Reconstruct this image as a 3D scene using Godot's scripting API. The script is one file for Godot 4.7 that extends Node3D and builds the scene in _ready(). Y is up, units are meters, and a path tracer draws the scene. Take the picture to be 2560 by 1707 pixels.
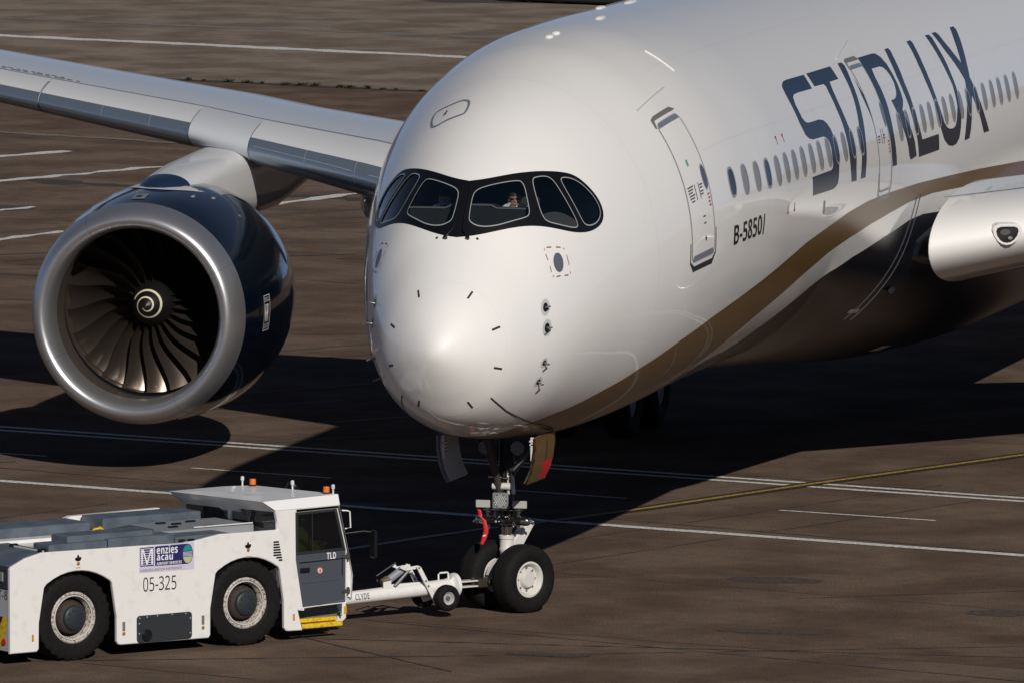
extends Node3D
# A wide-body airliner on a sunlit apron, towed by a white tractor. Metres, y up; the airliner's nose points to +z, its port side to +x.

# ---------------------------------------------------------------- mesh building
class MB:
	var v := PackedVector3Array()
	var n := PackedVector3Array()
	var t := PackedVector2Array()
	func tri(a: Vector3, b: Vector3, c: Vector3, na: Vector3, nb: Vector3, nc: Vector3) -> void:
		if (b - a).cross(c - a).dot(na + nb + nc) > 0.0:
			v.append_array([a, c, b]); n.append_array([na, nc, nb])
		else:
			v.append_array([a, b, c]); n.append_array([na, nb, nc])
	func ftri(a: Vector3, b: Vector3, c: Vector3, out: Vector3) -> void:
		var g := (b - a).cross(c - a)
		if g.length_squared() < 1e-16:
			return
		g = g.normalized()
		if g.dot(out) < 0.0:
			g = -g
		tri(a, b, c, g, g, g)
	func quad(a: Vector3, b: Vector3, c: Vector3, d: Vector3, out: Vector3) -> void:
		ftri(a, b, c, out)
		ftri(a, c, d, out)
	func mesh() -> ArrayMesh:
		var arr := []
		arr.resize(Mesh.ARRAY_MAX)
		arr[Mesh.ARRAY_VERTEX] = v
		arr[Mesh.ARRAY_NORMAL] = n
		if t.size() == v.size():
			arr[Mesh.ARRAY_TEX_UV] = t
		var m := ArrayMesh.new()
		m.add_surface_from_arrays(Mesh.PRIMITIVE_TRIANGLES, arr)
		return m

var ROOT: Node3D          # the thing that parts are being added to

func part(called: String, mb: MB, mat: Material, parent: Node3D = null) -> MeshInstance3D:
	var o := MeshInstance3D.new()
	o.name = called
	o.mesh = mb.mesh()
	o.material_override = mat
	if parent == null:
		parent = ROOT
	parent.add_child(o, true)
	return o

func thing(called: String, label: String, category: String, at := Vector3.ZERO, turn := 0.0, group := "") -> Node3D:
	var o := Node3D.new()
	o.name = called
	add_child(o, true)
	o.position = at
	o.rotation.y = turn
	o.set_meta("label", label)
	o.set_meta("category", category)
	if group != "":
		o.set_meta("group", group)
	ROOT = o
	return o

func structure(called: String, mb: MB, mat: Material) -> MeshInstance3D:
	var o := part(called, mb, mat, self)
	o.set_meta("kind", "structure")
	return o

func box(mb: MB, c: Vector3, size: Vector3, bev := 0.0, xf := Transform3D.IDENTITY) -> void:
	var h := size * 0.5
	var b := minf(bev, minf(h.x, minf(h.y, h.z)) * 0.6)
	var P := func(sx: float, sy: float, sz: float, ax: int) -> Vector3:
		var q := Vector3(sx * (h.x - (0.0 if ax == 0 else b)), sy * (h.y - (0.0 if ax == 1 else b)), sz * (h.z - (0.0 if ax == 2 else b)))
		return xf * (c + q)
	var B := xf.basis
	for s in [-1.0, 1.0]:
		mb.quad(P.call(s, -1.0, -1.0, 0), P.call(s, 1.0, -1.0, 0), P.call(s, 1.0, 1.0, 0), P.call(s, -1.0, 1.0, 0), B * Vector3(s, 0, 0))
		mb.quad(P.call(-1.0, s, -1.0, 1), P.call(1.0, s, -1.0, 1), P.call(1.0, s, 1.0, 1), P.call(-1.0, s, 1.0, 1), B * Vector3(0, s, 0))
		mb.quad(P.call(-1.0, -1.0, s, 2), P.call(1.0, -1.0, s, 2), P.call(1.0, 1.0, s, 2), P.call(-1.0, 1.0, s, 2), B * Vector3(0, 0, s))
	if b <= 0.0:
		return
	for s in [-1.0, 1.0]:
		for u in [-1.0, 1.0]:
			mb.quad(P.call(s, u, -1.0, 0), P.call(s, u, 1.0, 0), P.call(s, u, 1.0, 1), P.call(s, u, -1.0, 1), B * Vector3(s, u, 0))
			mb.quad(P.call(s, -1.0, u, 0), P.call(s, 1.0, u, 0), P.call(s, 1.0, u, 2), P.call(s, -1.0, u, 2), B * Vector3(s, 0, u))
			mb.quad(P.call(-1.0, s, u, 1), P.call(1.0, s, u, 1), P.call(1.0, s, u, 2), P.call(-1.0, s, u, 2), B * Vector3(0, s, u))
			for w in [-1.0, 1.0]:
				mb.ftri(P.call(s, u, w, 0), P.call(s, u, w, 1), P.call(s, u, w, 2), B * Vector3(s, u, w))

func frame_along(a: Vector3, b: Vector3) -> Transform3D:
	var z := (b - a).normalized()
	var up := Vector3.UP if absf(z.y) < 0.95 else Vector3.RIGHT
	var x := up.cross(z).normalized()
	return Transform3D(Basis(x, z.cross(x), z), a)

# profile points are (along the axis, radius); the axis is local z
func lathe(mb: MB, prof: Array, xf: Transform3D, count := 24, wobble = null, crease := 0.72) -> void:
	var m := prof.size()
	var sn := []
	for i in m - 1:
		var d: Vector2 = prof[i + 1] - prof[i]
		sn.append(Vector2(-d.y, d.x).normalized() if d.length() > 1e-9 else Vector2.ZERO)
	for i in m - 1:
		var n0: Vector2 = sn[i]
		var n1: Vector2 = sn[i]
		if i > 0 and sn[i - 1].dot(sn[i]) > crease:
			n0 = (sn[i - 1] + sn[i]).normalized()
		if i < m - 2 and sn[i + 1].dot(sn[i]) > crease:
			n1 = (sn[i + 1] + sn[i]).normalized()
		for j in count:
			var q := []
			var g := []
			for k in 2:
				var th := TAU * (j + k) / count
				var c := cos(th)
				var s := sin(th)
				for e in 2:
					var pp: Vector2 = prof[i + e]
					var nn: Vector2 = n0 if e == 0 else n1
					var P := Vector3(pp.y * c, pp.y * s, pp.x)
					if wobble != null:
						P = wobble.call(P, (j + k) % count, i + e)
					q.append(xf * P)
					g.append((xf.basis * Vector3(nn.y * c, nn.y * s, nn.x)).normalized())
			mb.tri(q[0], q[1], q[3], g[0], g[1], g[3])
			mb.tri(q[0], q[3], q[2], g[0], g[3], g[2])

func rod(mb: MB, a: Vector3, b: Vector3, r: float, r2 := -1.0, count := 14) -> void:
	if r2 < 0.0:
		r2 = r
	var l := a.distance_to(b)
	var e := minf(r, r2) * 0.15
	lathe(mb, [Vector2(0, 0), Vector2(0, r - e), Vector2(e, r), Vector2(l - e, r2), Vector2(l, r2 - e), Vector2(l, 0)], frame_along(a, b), count)

func pipe(mb: MB, pts: Array, r: float, count := 8) -> void:
	var rows := []
	for i in pts.size():
		var a: Vector3 = pts[maxi(i - 1, 0)]
		var b: Vector3 = pts[mini(i + 1, pts.size() - 1)]
		var f := frame_along(a, b)
		var row := PackedVector3Array()
		for j in count:
			row.append(pts[i] + f.basis * Vector3(cos(TAU * j / count), sin(TAU * j / count), 0) * r)
		rows.append(row)
	grid(mb, rows, true, true)

# a sheet through rows of points, with smooth normals; closed rows become a tube
func grid(mb: MB, rows: Array, closed := false, caps := false) -> void:
	var R := rows.size()
	var C: int = rows[0].size()
	var nn := []
	for i in R:
		var row := PackedVector3Array()
		var mid := Vector3.ZERO
		for q in rows[i]:
			mid += q
		mid /= C
		for j in C:
			var a: Vector3 = rows[maxi(i - 1, 0)][j]
			var b: Vector3 = rows[mini(i + 1, R - 1)][j]
			var jl := (j - 1 + C) % C if closed else maxi(j - 1, 0)
			var jr := (j + 1) % C if closed else mini(j + 1, C - 1)
			var g: Vector3 = (b - a).cross(rows[i][jr] - rows[i][jl])
			g = g.normalized() if g.length_squared() > 1e-18 else Vector3.UP
			if closed and g.dot(rows[i][j] - mid) < 0.0:
				g = -g
			row.append(g)
		nn.append(row)
	for i in R - 1:
		for j in (C if closed else C - 1):
			var k := (j + 1) % C
			mb.tri(rows[i][j], rows[i + 1][j], rows[i + 1][k], nn[i][j], nn[i + 1][j], nn[i + 1][k])
			mb.tri(rows[i][j], rows[i + 1][k], rows[i][k], nn[i][j], nn[i + 1][k], nn[i][k])
	if caps and closed:
		for e in [0, R - 1]:
			var mid := Vector3.ZERO
			for q in rows[e]:
				mid += q
			mid /= C
			var other: Vector3 = rows[1 if e == 0 else R - 2][0]
			for j in C:
				mb.ftri(mid, rows[e][j], rows[e][(j + 1) % C], mid - other)

# a flat outline pulled along local z from z0 to z1 (z1 > z0), edges chamfered on the z1 side
func prism(mb: MB, outline: PackedVector2Array, z0: float, z1: float, bev := 0.0, xf := Transform3D.IDENTITY) -> void:
	var poly := outline.duplicate()
	if Geometry2D.is_polygon_clockwise(poly):
		poly.reverse()
	var m := poly.size()
	var inner := PackedVector2Array()
	for i in m:
		var a := (poly[i] - poly[(i - 1 + m) % m]).normalized()
		var b := (poly[(i + 1) % m] - poly[i]).normalized()
		var na := Vector2(-a.y, a.x)
		var nb := Vector2(-b.y, b.x)
		var q := na + nb
		inner.append(poly[i] + q / maxf(q.dot(na), 0.3) * bev if q.length() > 0.1 else poly[i])
	var ids := Geometry2D.triangulate_polygon(poly)
	var L := func(p: Vector2, z: float) -> Vector3: return xf * Vector3(p.x, p.y, z)
	for i in range(0, ids.size(), 3):
		mb.ftri(L.call(inner[ids[i]], z1), L.call(inner[ids[i + 1]], z1), L.call(inner[ids[i + 2]], z1), xf.basis.z)
		mb.ftri(L.call(poly[ids[i]], z0), L.call(poly[ids[i + 1]], z0), L.call(poly[ids[i + 2]], z0), -xf.basis.z)
	for i in m:
		var k := (i + 1) % m
		var d := poly[k] - poly[i]
		var out: Vector3 = xf.basis * Vector3(d.y, -d.x, 0)
		mb.quad(L.call(poly[i], z0), L.call(poly[k], z0), L.call(poly[k], z1 - bev), L.call(poly[i], z1 - bev), out)
		if bev > 0.0:
			mb.quad(L.call(poly[i], z1 - bev), L.call(poly[k], z1 - bev), L.call(inner[k], z1), L.call(inner[i], z1), out + xf.basis.z * d.length())

func circle(c: Vector2, rx: float, ry := -1.0, count := 20) -> PackedVector2Array:
	var q := PackedVector2Array()
	for i in count:
		var th := TAU * i / count
		q.append(c + Vector2(cos(th) * rx, sin(th) * (rx if ry < 0.0 else ry)))
	return q

func rrect(c: Vector2, w: float, h: float, r: float) -> PackedVector2Array:
	var q := PackedVector2Array()
	for k in 4:
		var s := [Vector2(1, 1), Vector2(-1, 1), Vector2(-1, -1), Vector2(1, -1)][k] as Vector2
		for e in 4:
			var th := PI / 2 * (k + e / 3.0)
			q.append(c + s * Vector2(w / 2 - r, h / 2 - r) + Vector2(cos(th), sin(th)) * r)
	return q

# flat lettering as a triangle list, scaled to a cap height and a width
func lettering(text: String, height: float, width: float, weight := 400, font_name := "Droid Sans") -> Array:
	var f := SystemFont.new()
	f.font_names = PackedStringArray([font_name])
	f.font_weight = weight
	var tm := TextMesh.new()
	tm.text = text
	tm.font = f
	tm.font_size = 64
	tm.pixel_size = 0.01
	tm.depth = 0.01
	tm.curve_step = 2.0
	var arr := tm.get_mesh_arrays()
	var vv: PackedVector3Array = arr[Mesh.ARRAY_VERTEX]
	var nn: PackedVector3Array = arr[Mesh.ARRAY_NORMAL]
	var ii = arr[Mesh.ARRAY_INDEX]
	var tris := []
	var lo := Vector2(1e9, 1e9)
	var hi := -lo
	var cnt: int = ii.size() if ii != null and ii.size() > 0 else vv.size()
	for k in range(0, cnt - 2, 3):
		var q := []
		var ok := true
		for e in 3:
			var id: int = ii[k + e] if ii != null and ii.size() > 0 else k + e
			if nn[id].z < 0.5:
				ok = false
			q.append(Vector2(vv[id].x, vv[id].y))
		if ok:
			for p in q:
				tris.append(p)
				lo = lo.min(p)
				hi = hi.max(p)
	var sc := Vector2(width, height) / (hi - lo)
	for k in tris.size():
		tris[k] = (tris[k] - lo) * sc
	return tris

# the glyphs of a line of lettering, apart
func glyphs(tris: Array) -> Array:
	var spans := []
	for k in range(0, tris.size() - 2, 3):
		var a: float = minf(tris[k].x, minf(tris[k + 1].x, tris[k + 2].x))
		var b: float = maxf(tris[k].x, maxf(tris[k + 1].x, tris[k + 2].x))
		var into := [a, b, [tris[k], tris[k + 1], tris[k + 2]]]
		var kept := []
		for e in spans:
			if e[0] < into[1] + 1e-5 and e[1] > into[0] - 1e-5:
				into = [minf(e[0], into[0]), maxf(e[1], into[1]), e[2] + into[2]]
			else:
				kept.append(e)
		kept.append(into)
		spans = kept
	spans.sort_custom(func(p, q): return p[0] < q[0])
	return spans.map(func(e): return e[2])

func flat_text(mb: MB, tris: Array, xf: Transform3D) -> void:
	for k in range(0, tris.size() - 2, 3):
		mb.ftri(xf * Vector3(tris[k].x, tris[k].y, 0), xf * Vector3(tris[k + 1].x, tris[k + 1].y, 0), xf * Vector3(tris[k + 2].x, tris[k + 2].y, 0), xf.basis.z)

# ---------------------------------------------------------------- materials
func M(r: float, g: float, b: float, rough := 0.5, metal := 0.0, coat := 0.0) -> StandardMaterial3D:
	var m := StandardMaterial3D.new()
	m.albedo_color = Color(r, g, b).linear_to_srgb()
	m.roughness = rough
	m.metallic = metal
	if coat > 0.0:
		m.clearcoat_enabled = true
		m.clearcoat = coat
		m.clearcoat_roughness = 0.03
	return m

func noise_tex(seed_: int, freq: float, c0: Color, c1: Color, octaves := 4, size := 512, lo := 0.0, hi := 1.0) -> NoiseTexture2D:
	var f := FastNoiseLite.new()
	f.seed = seed_
	f.frequency = freq
	f.fractal_octaves = octaves
	var g := Gradient.new()
	g.set_color(0, c0)
	g.set_color(1, c1)
	g.set_offset(0, lo)
	g.set_offset(1, hi)
	var t := NoiseTexture2D.new()
	t.noise = f
	t.width = size
	t.height = size
	t.seamless = true
	t.color_ramp = g
	return t

func worn(m: StandardMaterial3D, seed_: int, scale_: float, dark: float, lo := 0.25, hi := 0.6, freq := 0.02) -> StandardMaterial3D:
	m.albedo_texture = noise_tex(seed_, freq, Color(dark, dark, dark), Color.WHITE, 5, 512, lo, hi)
	m.uv1_triplanar = true
	m.uv1_scale = Vector3.ONE * scale_
	return m

func glass(r: float, g: float, b: float, a: float) -> StandardMaterial3D:
	var m := M(r, g, b, 0.03)
	m.transparency = BaseMaterial3D.TRANSPARENCY_ALPHA
	m.albedo_color.a = a
	return m

var W: StandardMaterial3D        # airliner white
var NAVY: StandardMaterial3D
var GOLD: StandardMaterial3D
var ALU: StandardMaterial3D
var CHROME: StandardMaterial3D
var BLACK: StandardMaterial3D
var RUBBER: StandardMaterial3D
var GREY: StandardMaterial3D
var STEEL: StandardMaterial3D
var TW: StandardMaterial3D       # tractor white
var TB: StandardMaterial3D       # tractor blue grey
var YELLOW: StandardMaterial3D
var RED: StandardMaterial3D

func make_materials() -> void:
	W = M(0.775, 0.762, 0.74, 0.5, 0.0, 0.9)
	NAVY = M(0.0045, 0.011, 0.026, 0.25, 0.0, 0.1)
	NAVY.metallic_specular = 0.35
	GOLD = M(0.150, 0.084, 0.027, 0.35, 0.1, 0.2)
	GOLD.metallic_specular = 0.35
	ALU = M(0.55, 0.55, 0.57, 0.33, 0.85)
	CHROME = M(0.7, 0.7, 0.7, 0.12, 1.0)
	BLACK = M(0.006, 0.006, 0.007, 0.35)
	RUBBER = worn(M(0.0078, 0.0068, 0.0068, 0.8), 5, 1.5, 0.7)
	RUBBER.metallic_specular = 0.35
	GREY = M(0.30, 0.31, 0.32, 0.5)
	STEEL = M(0.22, 0.22, 0.22, 0.4, 0.6)
	TW = worn(M(0.74, 0.73, 0.71, 0.5, 0.0, 0.3), 11, 0.35, 0.97, 0.2, 0.38)
	TB = worn(M(0.10, 0.125, 0.155, 0.5), 12, 0.5, 0.84, 0.2, 0.75, 0.01)
	YELLOW = worn(M(0.72, 0.46, 0.015, 0.55), 13, 1.2, 0.8, 0.25, 0.45)
	RED = M(0.55, 0.012, 0.02, 0.6)

# ---------------------------------------------------------------- the fuselage's shape
const TIP := -0.2296
const FS := [0.0, 0.06, 0.2, 0.45, 0.8, 1.3, 2.0, 2.8, 3.8, 5.0, 6.5, 8.5, 11.0]
const FW := [0.0000, 0.2050, 0.4200, 0.7000, 0.9892, 1.2548, 1.5535, 1.8195, 2.0955, 2.3870, 2.6640, 2.8745, 2.9800]
const FT := [4.3799, 4.5949, 4.8249, 5.1349, 5.4615, 5.9250, 6.6592, 7.2716, 7.8169, 8.2277, 8.5553, 8.7414, 8.7773]
const FB := [4.3799, 4.1749, 3.9499, 3.6349, 3.3091, 3.0909, 2.9166, 2.8138, 2.7064, 2.6092, 2.5817, 2.6144, 2.6873]
const FM := [4.3799, 4.3661, 4.3512, 4.3540, 4.3621, 4.4134, 4.5952, 4.8665, 5.1343, 5.3484, 5.5605, 5.6937, 5.7323]
var tabs := []

func pchip(xs: Array, ys: Array) -> Callable:
	var m := xs.size()
	var h := []
	var d := []
	for i in m - 1:
		h.append(xs[i + 1] - xs[i])
		d.append((ys[i + 1] - ys[i]) / h[i])
	var sl := []
	for i in m:
		if i == 0:
			sl.append(d[0])
		elif i == m - 1:
			sl.append(0.0)
		elif d[i - 1] * d[i] > 0.0:
			var w1: float = 2.0 * h[i] + h[i - 1]
			var w2: float = h[i] + 2.0 * h[i - 1]
			sl.append((w1 + w2) / (w1 / d[i - 1] + w2 / d[i]))
		else:
			sl.append(0.0)
	return func(x: float) -> float:
		var i := 0
		while i < m - 2 and x > xs[i + 1]:
			i += 1
		var u: float = clampf((x - xs[i]) / h[i], 0.0, 1.0)
		return (2 * u * u * u - 3 * u * u + 1) * ys[i] + (u * u * u - 2 * u * u + u) * h[i] * sl[i] + (3 * u * u - 2 * u * u * u) * ys[i + 1] + (u * u * u - u * u) * h[i] * sl[i + 1]

const TSTEP := 0.005
var bump: Callable

func make_tables() -> void:
	var T := FS.map(func(s): return sqrt(s))
	for ys in [FW, FT, FB, FM]:
		var f := pchip(T, ys)
		var tab := PackedFloat32Array()
		var t := 0.0
		while t <= sqrt(11.0) + 0.02:
			tab.append(f.call(t))
			t += TSTEP
		tabs.append(tab)
	bump = pchip([15.3, 16.7, 19.1, 22.1, 26.5, 32.2, 44.0, 52.0], [0.0, 0.17, 0.36, 0.62, 0.98, 1.18, 1.2, 0.0])

func look(k: int, t: float) -> float:
	var x := minf(t / TSTEP, tabs[k].size() - 1.001)
	var i := int(x)
	return lerpf(tabs[k][i], tabs[k][i + 1], x - i)

# s metres behind the nose tip, a degrees round from the crown (90 port, 180 keel)
func surf(s: float, a: float) -> Vector3:
	var t := sqrt(maxf(s, 0.0))
	var w := look(0, t)
	var mid := look(3, t)
	var r := deg_to_rad(a)
	var c := cos(r)
	var hh := look(1, t) - mid if c > 0.0 else mid - look(2, t)
	var x := w * sin(r)
	var y := mid + hh * c
	if s > 15.3 and s < 52.0 and c < 0.0:
		var b: float = bump.call(s)
		var e := smoothstep(0.3, 0.85, -c)
		y -= b * e
		x += signf(x) * b * 0.55 * smoothstep(0.15, 0.6, -c) * absf(sin(r))
	if s > 46.0:
		var k := 1.0 - 0.8 * smoothstep(46.0, 66.0, s)
		x *= k
		y = 7.3 + (y - 7.3) * k
	return Vector3(x, y, TIP - s)

func snorm(s: float, a: float) -> Vector3:
	var e := clampf(s * 0.3, 0.0002, 0.02)
	var d := surf(s + e, a) - surf(maxf(s - e, 0.0), a)
	var g := d.cross(surf(s, a + 0.4) - surf(s, a - 0.4))
	if s < 0.0005 or g.length_squared() < 1e-18:
		return Vector3(0, 0, 1)
	g = g.normalized()
	var P := surf(s, a)
	return -g if g.dot(Vector3(P.x, P.y - look(3, sqrt(s)), 0.0001)) < 0.0 else g

func skin(s: float, a: float, off: float) -> Vector3:
	return surf(s, a) + snorm(s, a) * off

var GS := PackedFloat32Array()
const DA := 2.5

func make_lines() -> void:
	for x in [0.0, 0.0015, 0.006, 0.014, 0.025, 0.04, 0.06, 0.085, 0.115, 0.15, 0.19, 0.24, 0.3, 0.37, 0.44, 0.52]:
		GS.append(x)
	var s := 0.6
	while s < 66.0:
		GS.append(s)
		s += 0.08 if s < 3.7 else (0.2 if s < 11.0 else (0.4 if s < 34.0 else 1.0))

# an outline in (s, a) laid on the skin, cut along the skin's own grid
func patch(mb: MB, poly: PackedVector2Array, off: float, holes: Array = [], mirrored := false) -> void:
	var lo := poly[0]
	var hi := poly[0]
	for q in poly:
		lo = lo.min(q)
		hi = hi.max(q)
	var sg := -1.0 if mirrored else 1.0
	for i in GS.size() - 1:
		if GS[i + 1] < lo.x or GS[i] > hi.x:
			continue
		for j in range(int(floor(lo.y / DA)), int(ceil(hi.y / DA))):
			var cell := PackedVector2Array([Vector2(GS[i], j * DA), Vector2(GS[i + 1], j * DA), Vector2(GS[i + 1], (j + 1) * DA), Vector2(GS[i], (j + 1) * DA)])
			var bits := Geometry2D.intersect_polygons(poly, cell)
			for hole in holes:
				var next: Array[PackedVector2Array] = []
				for bit in bits:
					next.append_array(Geometry2D.clip_polygons(bit, hole))
				bits = next
			for bit in bits:
				var ids := Geometry2D.triangulate_polygon(bit)
				for k in range(0, ids.size(), 3):
					var P := []
					var N := []
					for e in 3:
						var q: Vector2 = bit[ids[k + e]]
						var g := snorm(q.x, q.y * sg)
						P.append(surf(q.x, q.y * sg) + g * off)
						N.append(g)
					mb.tri(P[0], P[1], P[2], N[0], N[1], N[2])

func ring(mb: MB, poly: PackedVector2Array, width: float, off: float, radius := 2.9, mirrored := false) -> void:
	var k := radius * PI / 180.0
	var big := PackedVector2Array()
	for q in poly:
		big.append(Vector2(q.x, q.y * k))
	for inner in Geometry2D.offset_polygon(big, -width, Geometry2D.JOIN_ROUND):
		for e in inner.size():
			inner[e].y /= k
		patch(mb, poly, off, [inner], mirrored)
		return

# takes the tremor out of a traced outline
func relax(poly: PackedVector2Array, open := false, rounds := 2) -> PackedVector2Array:
	var m := poly.size()
	for r in rounds:
		var q := poly.duplicate()
		for i in m:
			if open and (i == 0 or i == m - 1):
				continue
			q[i] = poly[i] * 0.6 + (poly[(i - 1 + m) % m] + poly[(i + 1) % m]) * 0.2
		poly = q
	return poly

# an outline rounded through its own points (Catmull-Rom), closed or open
func smooth(poly: PackedVector2Array, open := false, n := 4) -> PackedVector2Array:
	var q := PackedVector2Array()
	var m := poly.size()
	for i in (m - 1 if open else m):
		var a := poly[maxi(i - 1, 0) if open else (i - 1 + m) % m]
		var b := poly[i]
		var c := poly[(i + 1) % m]
		var d := poly[mini(i + 2, m - 1) if open else (i + 2) % m]
		for k in n:
			q.append(b.cubic_interpolate(c, a, d, float(k) / n))
	if open:
		q.append(poly[m - 1])
	return q

func flip(poly: PackedVector2Array) -> PackedVector2Array:
	var q := PackedVector2Array()
	for e in poly:
		q.append(Vector2(e.x, -e.y))
	q.reverse()
	return q

func skin_text(mb: MB, tris: Array, s0: float, a0: float, off: float) -> void:
	var k := 180.0 / PI / 3.0
	for i in range(0, tris.size() - 2, 3):
		var P := []
		var N := []
		for e in 3:
			var q: Vector2 = tris[i + e]
			N.append(snorm(s0 + q.x, a0 - q.y * k))
			P.append(surf(s0 + q.x, a0 - q.y * k) + N[e] * off)
		mb.tri(P[0], P[1], P[2], N[0], N[1], N[2])

# ---------------------------------------------------------------- the apron
func ground_texture(seed_: int, base: Color, spread: float, streak: float, size := 1024) -> ImageTexture:
	var img := Image.create(size, size, false, Image.FORMAT_RGB8)
	var fine := FastNoiseLite.new()
	fine.seed = seed_
	fine.frequency = 0.11
	fine.fractal_octaves = 3
	var mid := FastNoiseLite.new()
	mid.seed = seed_ + 1
	mid.frequency = 0.012
	mid.fractal_octaves = 5
	var spot := FastNoiseLite.new()
	spot.seed = seed_ + 2
	spot.noise_type = FastNoiseLite.TYPE_CELLULAR
	spot.frequency = 0.16
	var imf := fine.get_seamless_image(size, size)
	var imm := mid.get_seamless_image(size, size)
	var ims := spot.get_seamless_image(size, size)
	var df := imf.get_data()
	var dm := imm.get_data()
	var ds := ims.get_data()
	var out := PackedByteArray()
	out.resize(size * size * 3)
	for i in size * size:
		var f := (df[i] - 128.0) / 128.0
		var g := (dm[i] - 128.0) / 128.0
		var c := ds[i] / 255.0
		var k := 1.0 + spread * f + streak * g + (0.16 if c < 0.10 else (-0.12 if c > 0.86 else 0.0))
		var warm := 0.05 * g
		out[i * 3] = int(clampf(base.r * k * (1.0 + warm) * 255.0, 0, 255))
		out[i * 3 + 1] = int(clampf(base.g * k * 255.0, 0, 255))
		out[i * 3 + 2] = int(clampf(base.b * k * (1.0 - warm) * 255.0, 0, 255))
	img = Image.create_from_data(size, size, false, Image.FORMAT_RGB8, out)
	return ImageTexture.create_from_image(img)

func ground_mat(seed_: int, lin: Color, spread: float, streak: float, tile: float) -> StandardMaterial3D:
	var m := StandardMaterial3D.new()
	m.albedo_texture = ground_texture(seed_, lin.linear_to_srgb(), spread, streak)
	m.roughness = 0.95
	m.metallic_specular = 0.08
	m.uv1_triplanar = true
	m.uv1_world_triplanar = true
	m.uv1_scale = Vector3.ONE / tile
	m.detail_enabled = true
	m.detail_blend_mode = BaseMaterial3D.BLEND_MODE_MUL
	m.detail_albedo = noise_tex(seed_ + 9, 0.012, Color(0.84, 0.815, 0.80), Color(1.0, 0.99, 0.98), 5, 1024, 0.25, 0.72)
	m.detail_uv_layer = BaseMaterial3D.DETAIL_UV_2
	m.uv2_triplanar = true
	m.uv2_world_triplanar = true
	m.uv2_scale = Vector3.ONE / 37.0
	return m

var rng := RandomNumberGenerator.new()

# a painted stripe through points (x, z), its edges a little uneven
func stripe(called: String, pts: Array, width: float, y: float, mat: Material, rough := 0.0, step := 0.4) -> void:
	var mb := MB.new()
	var L := []
	for i in pts.size() - 1:
		var a: Vector2 = pts[i]
		var b: Vector2 = pts[i + 1]
		var cnt := maxi(1, int(a.distance_to(b) / step))
		for k in cnt:
			L.append(a.lerp(b, float(k) / cnt))
	L.append(pts[-1])
	var pl := Vector3.ZERO
	var pr := Vector3.ZERO
	for i in L.size():
		var d: Vector2 = (L[mini(i + 1, L.size() - 1)] - L[maxi(i - 1, 0)]).normalized()
		var s := Vector2(-d.y, d.x) * width * 0.5
		var a: Vector2 = L[i] + s * (1.0 + rng.randf_range(-rough, rough))
		var b: Vector2 = L[i] - s * (1.0 + rng.randf_range(-rough, rough))
		var l := Vector3(a.x, y, a.y)
		var r := Vector3(b.x, y, b.y)
		if i > 0:
			mb.quad(pl, l, r, pr, Vector3.UP)
		pl = l
		pr = r
	structure(called, mb, mat)

func sheet(called: String, pts: Array, y: float, mat: Material) -> void:
	var mb := MB.new()
	var poly := PackedVector2Array(pts)
	var ids := Geometry2D.triangulate_polygon(poly)
	for k in range(0, ids.size(), 3):
		mb.ftri(Vector3(poly[ids[k]].x, y, poly[ids[k]].y), Vector3(poly[ids[k + 1]].x, y, poly[ids[k + 1]].y), Vector3(poly[ids[k + 2]].x, y, poly[ids[k + 2]].y), Vector3.UP)
	structure(called, mb, mat)

func blot(c: Vector2, rx: float, rz: float, seed_: int, count := 28, turn := 0.0) -> Array:
	var r := RandomNumberGenerator.new()
	r.seed = seed_
	var q := []
	var k := 1.0
	for i in count:
		var th := TAU * i / count
		k = lerpf(k, r.randf_range(0.72, 1.2), 0.5)
		q.append(c + Vector2(cos(th) * rx * k, sin(th) * rz * k).rotated(turn))
	return q

func V(x: float, z: float) -> Vector2:
	return Vector2(x, z)

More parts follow.
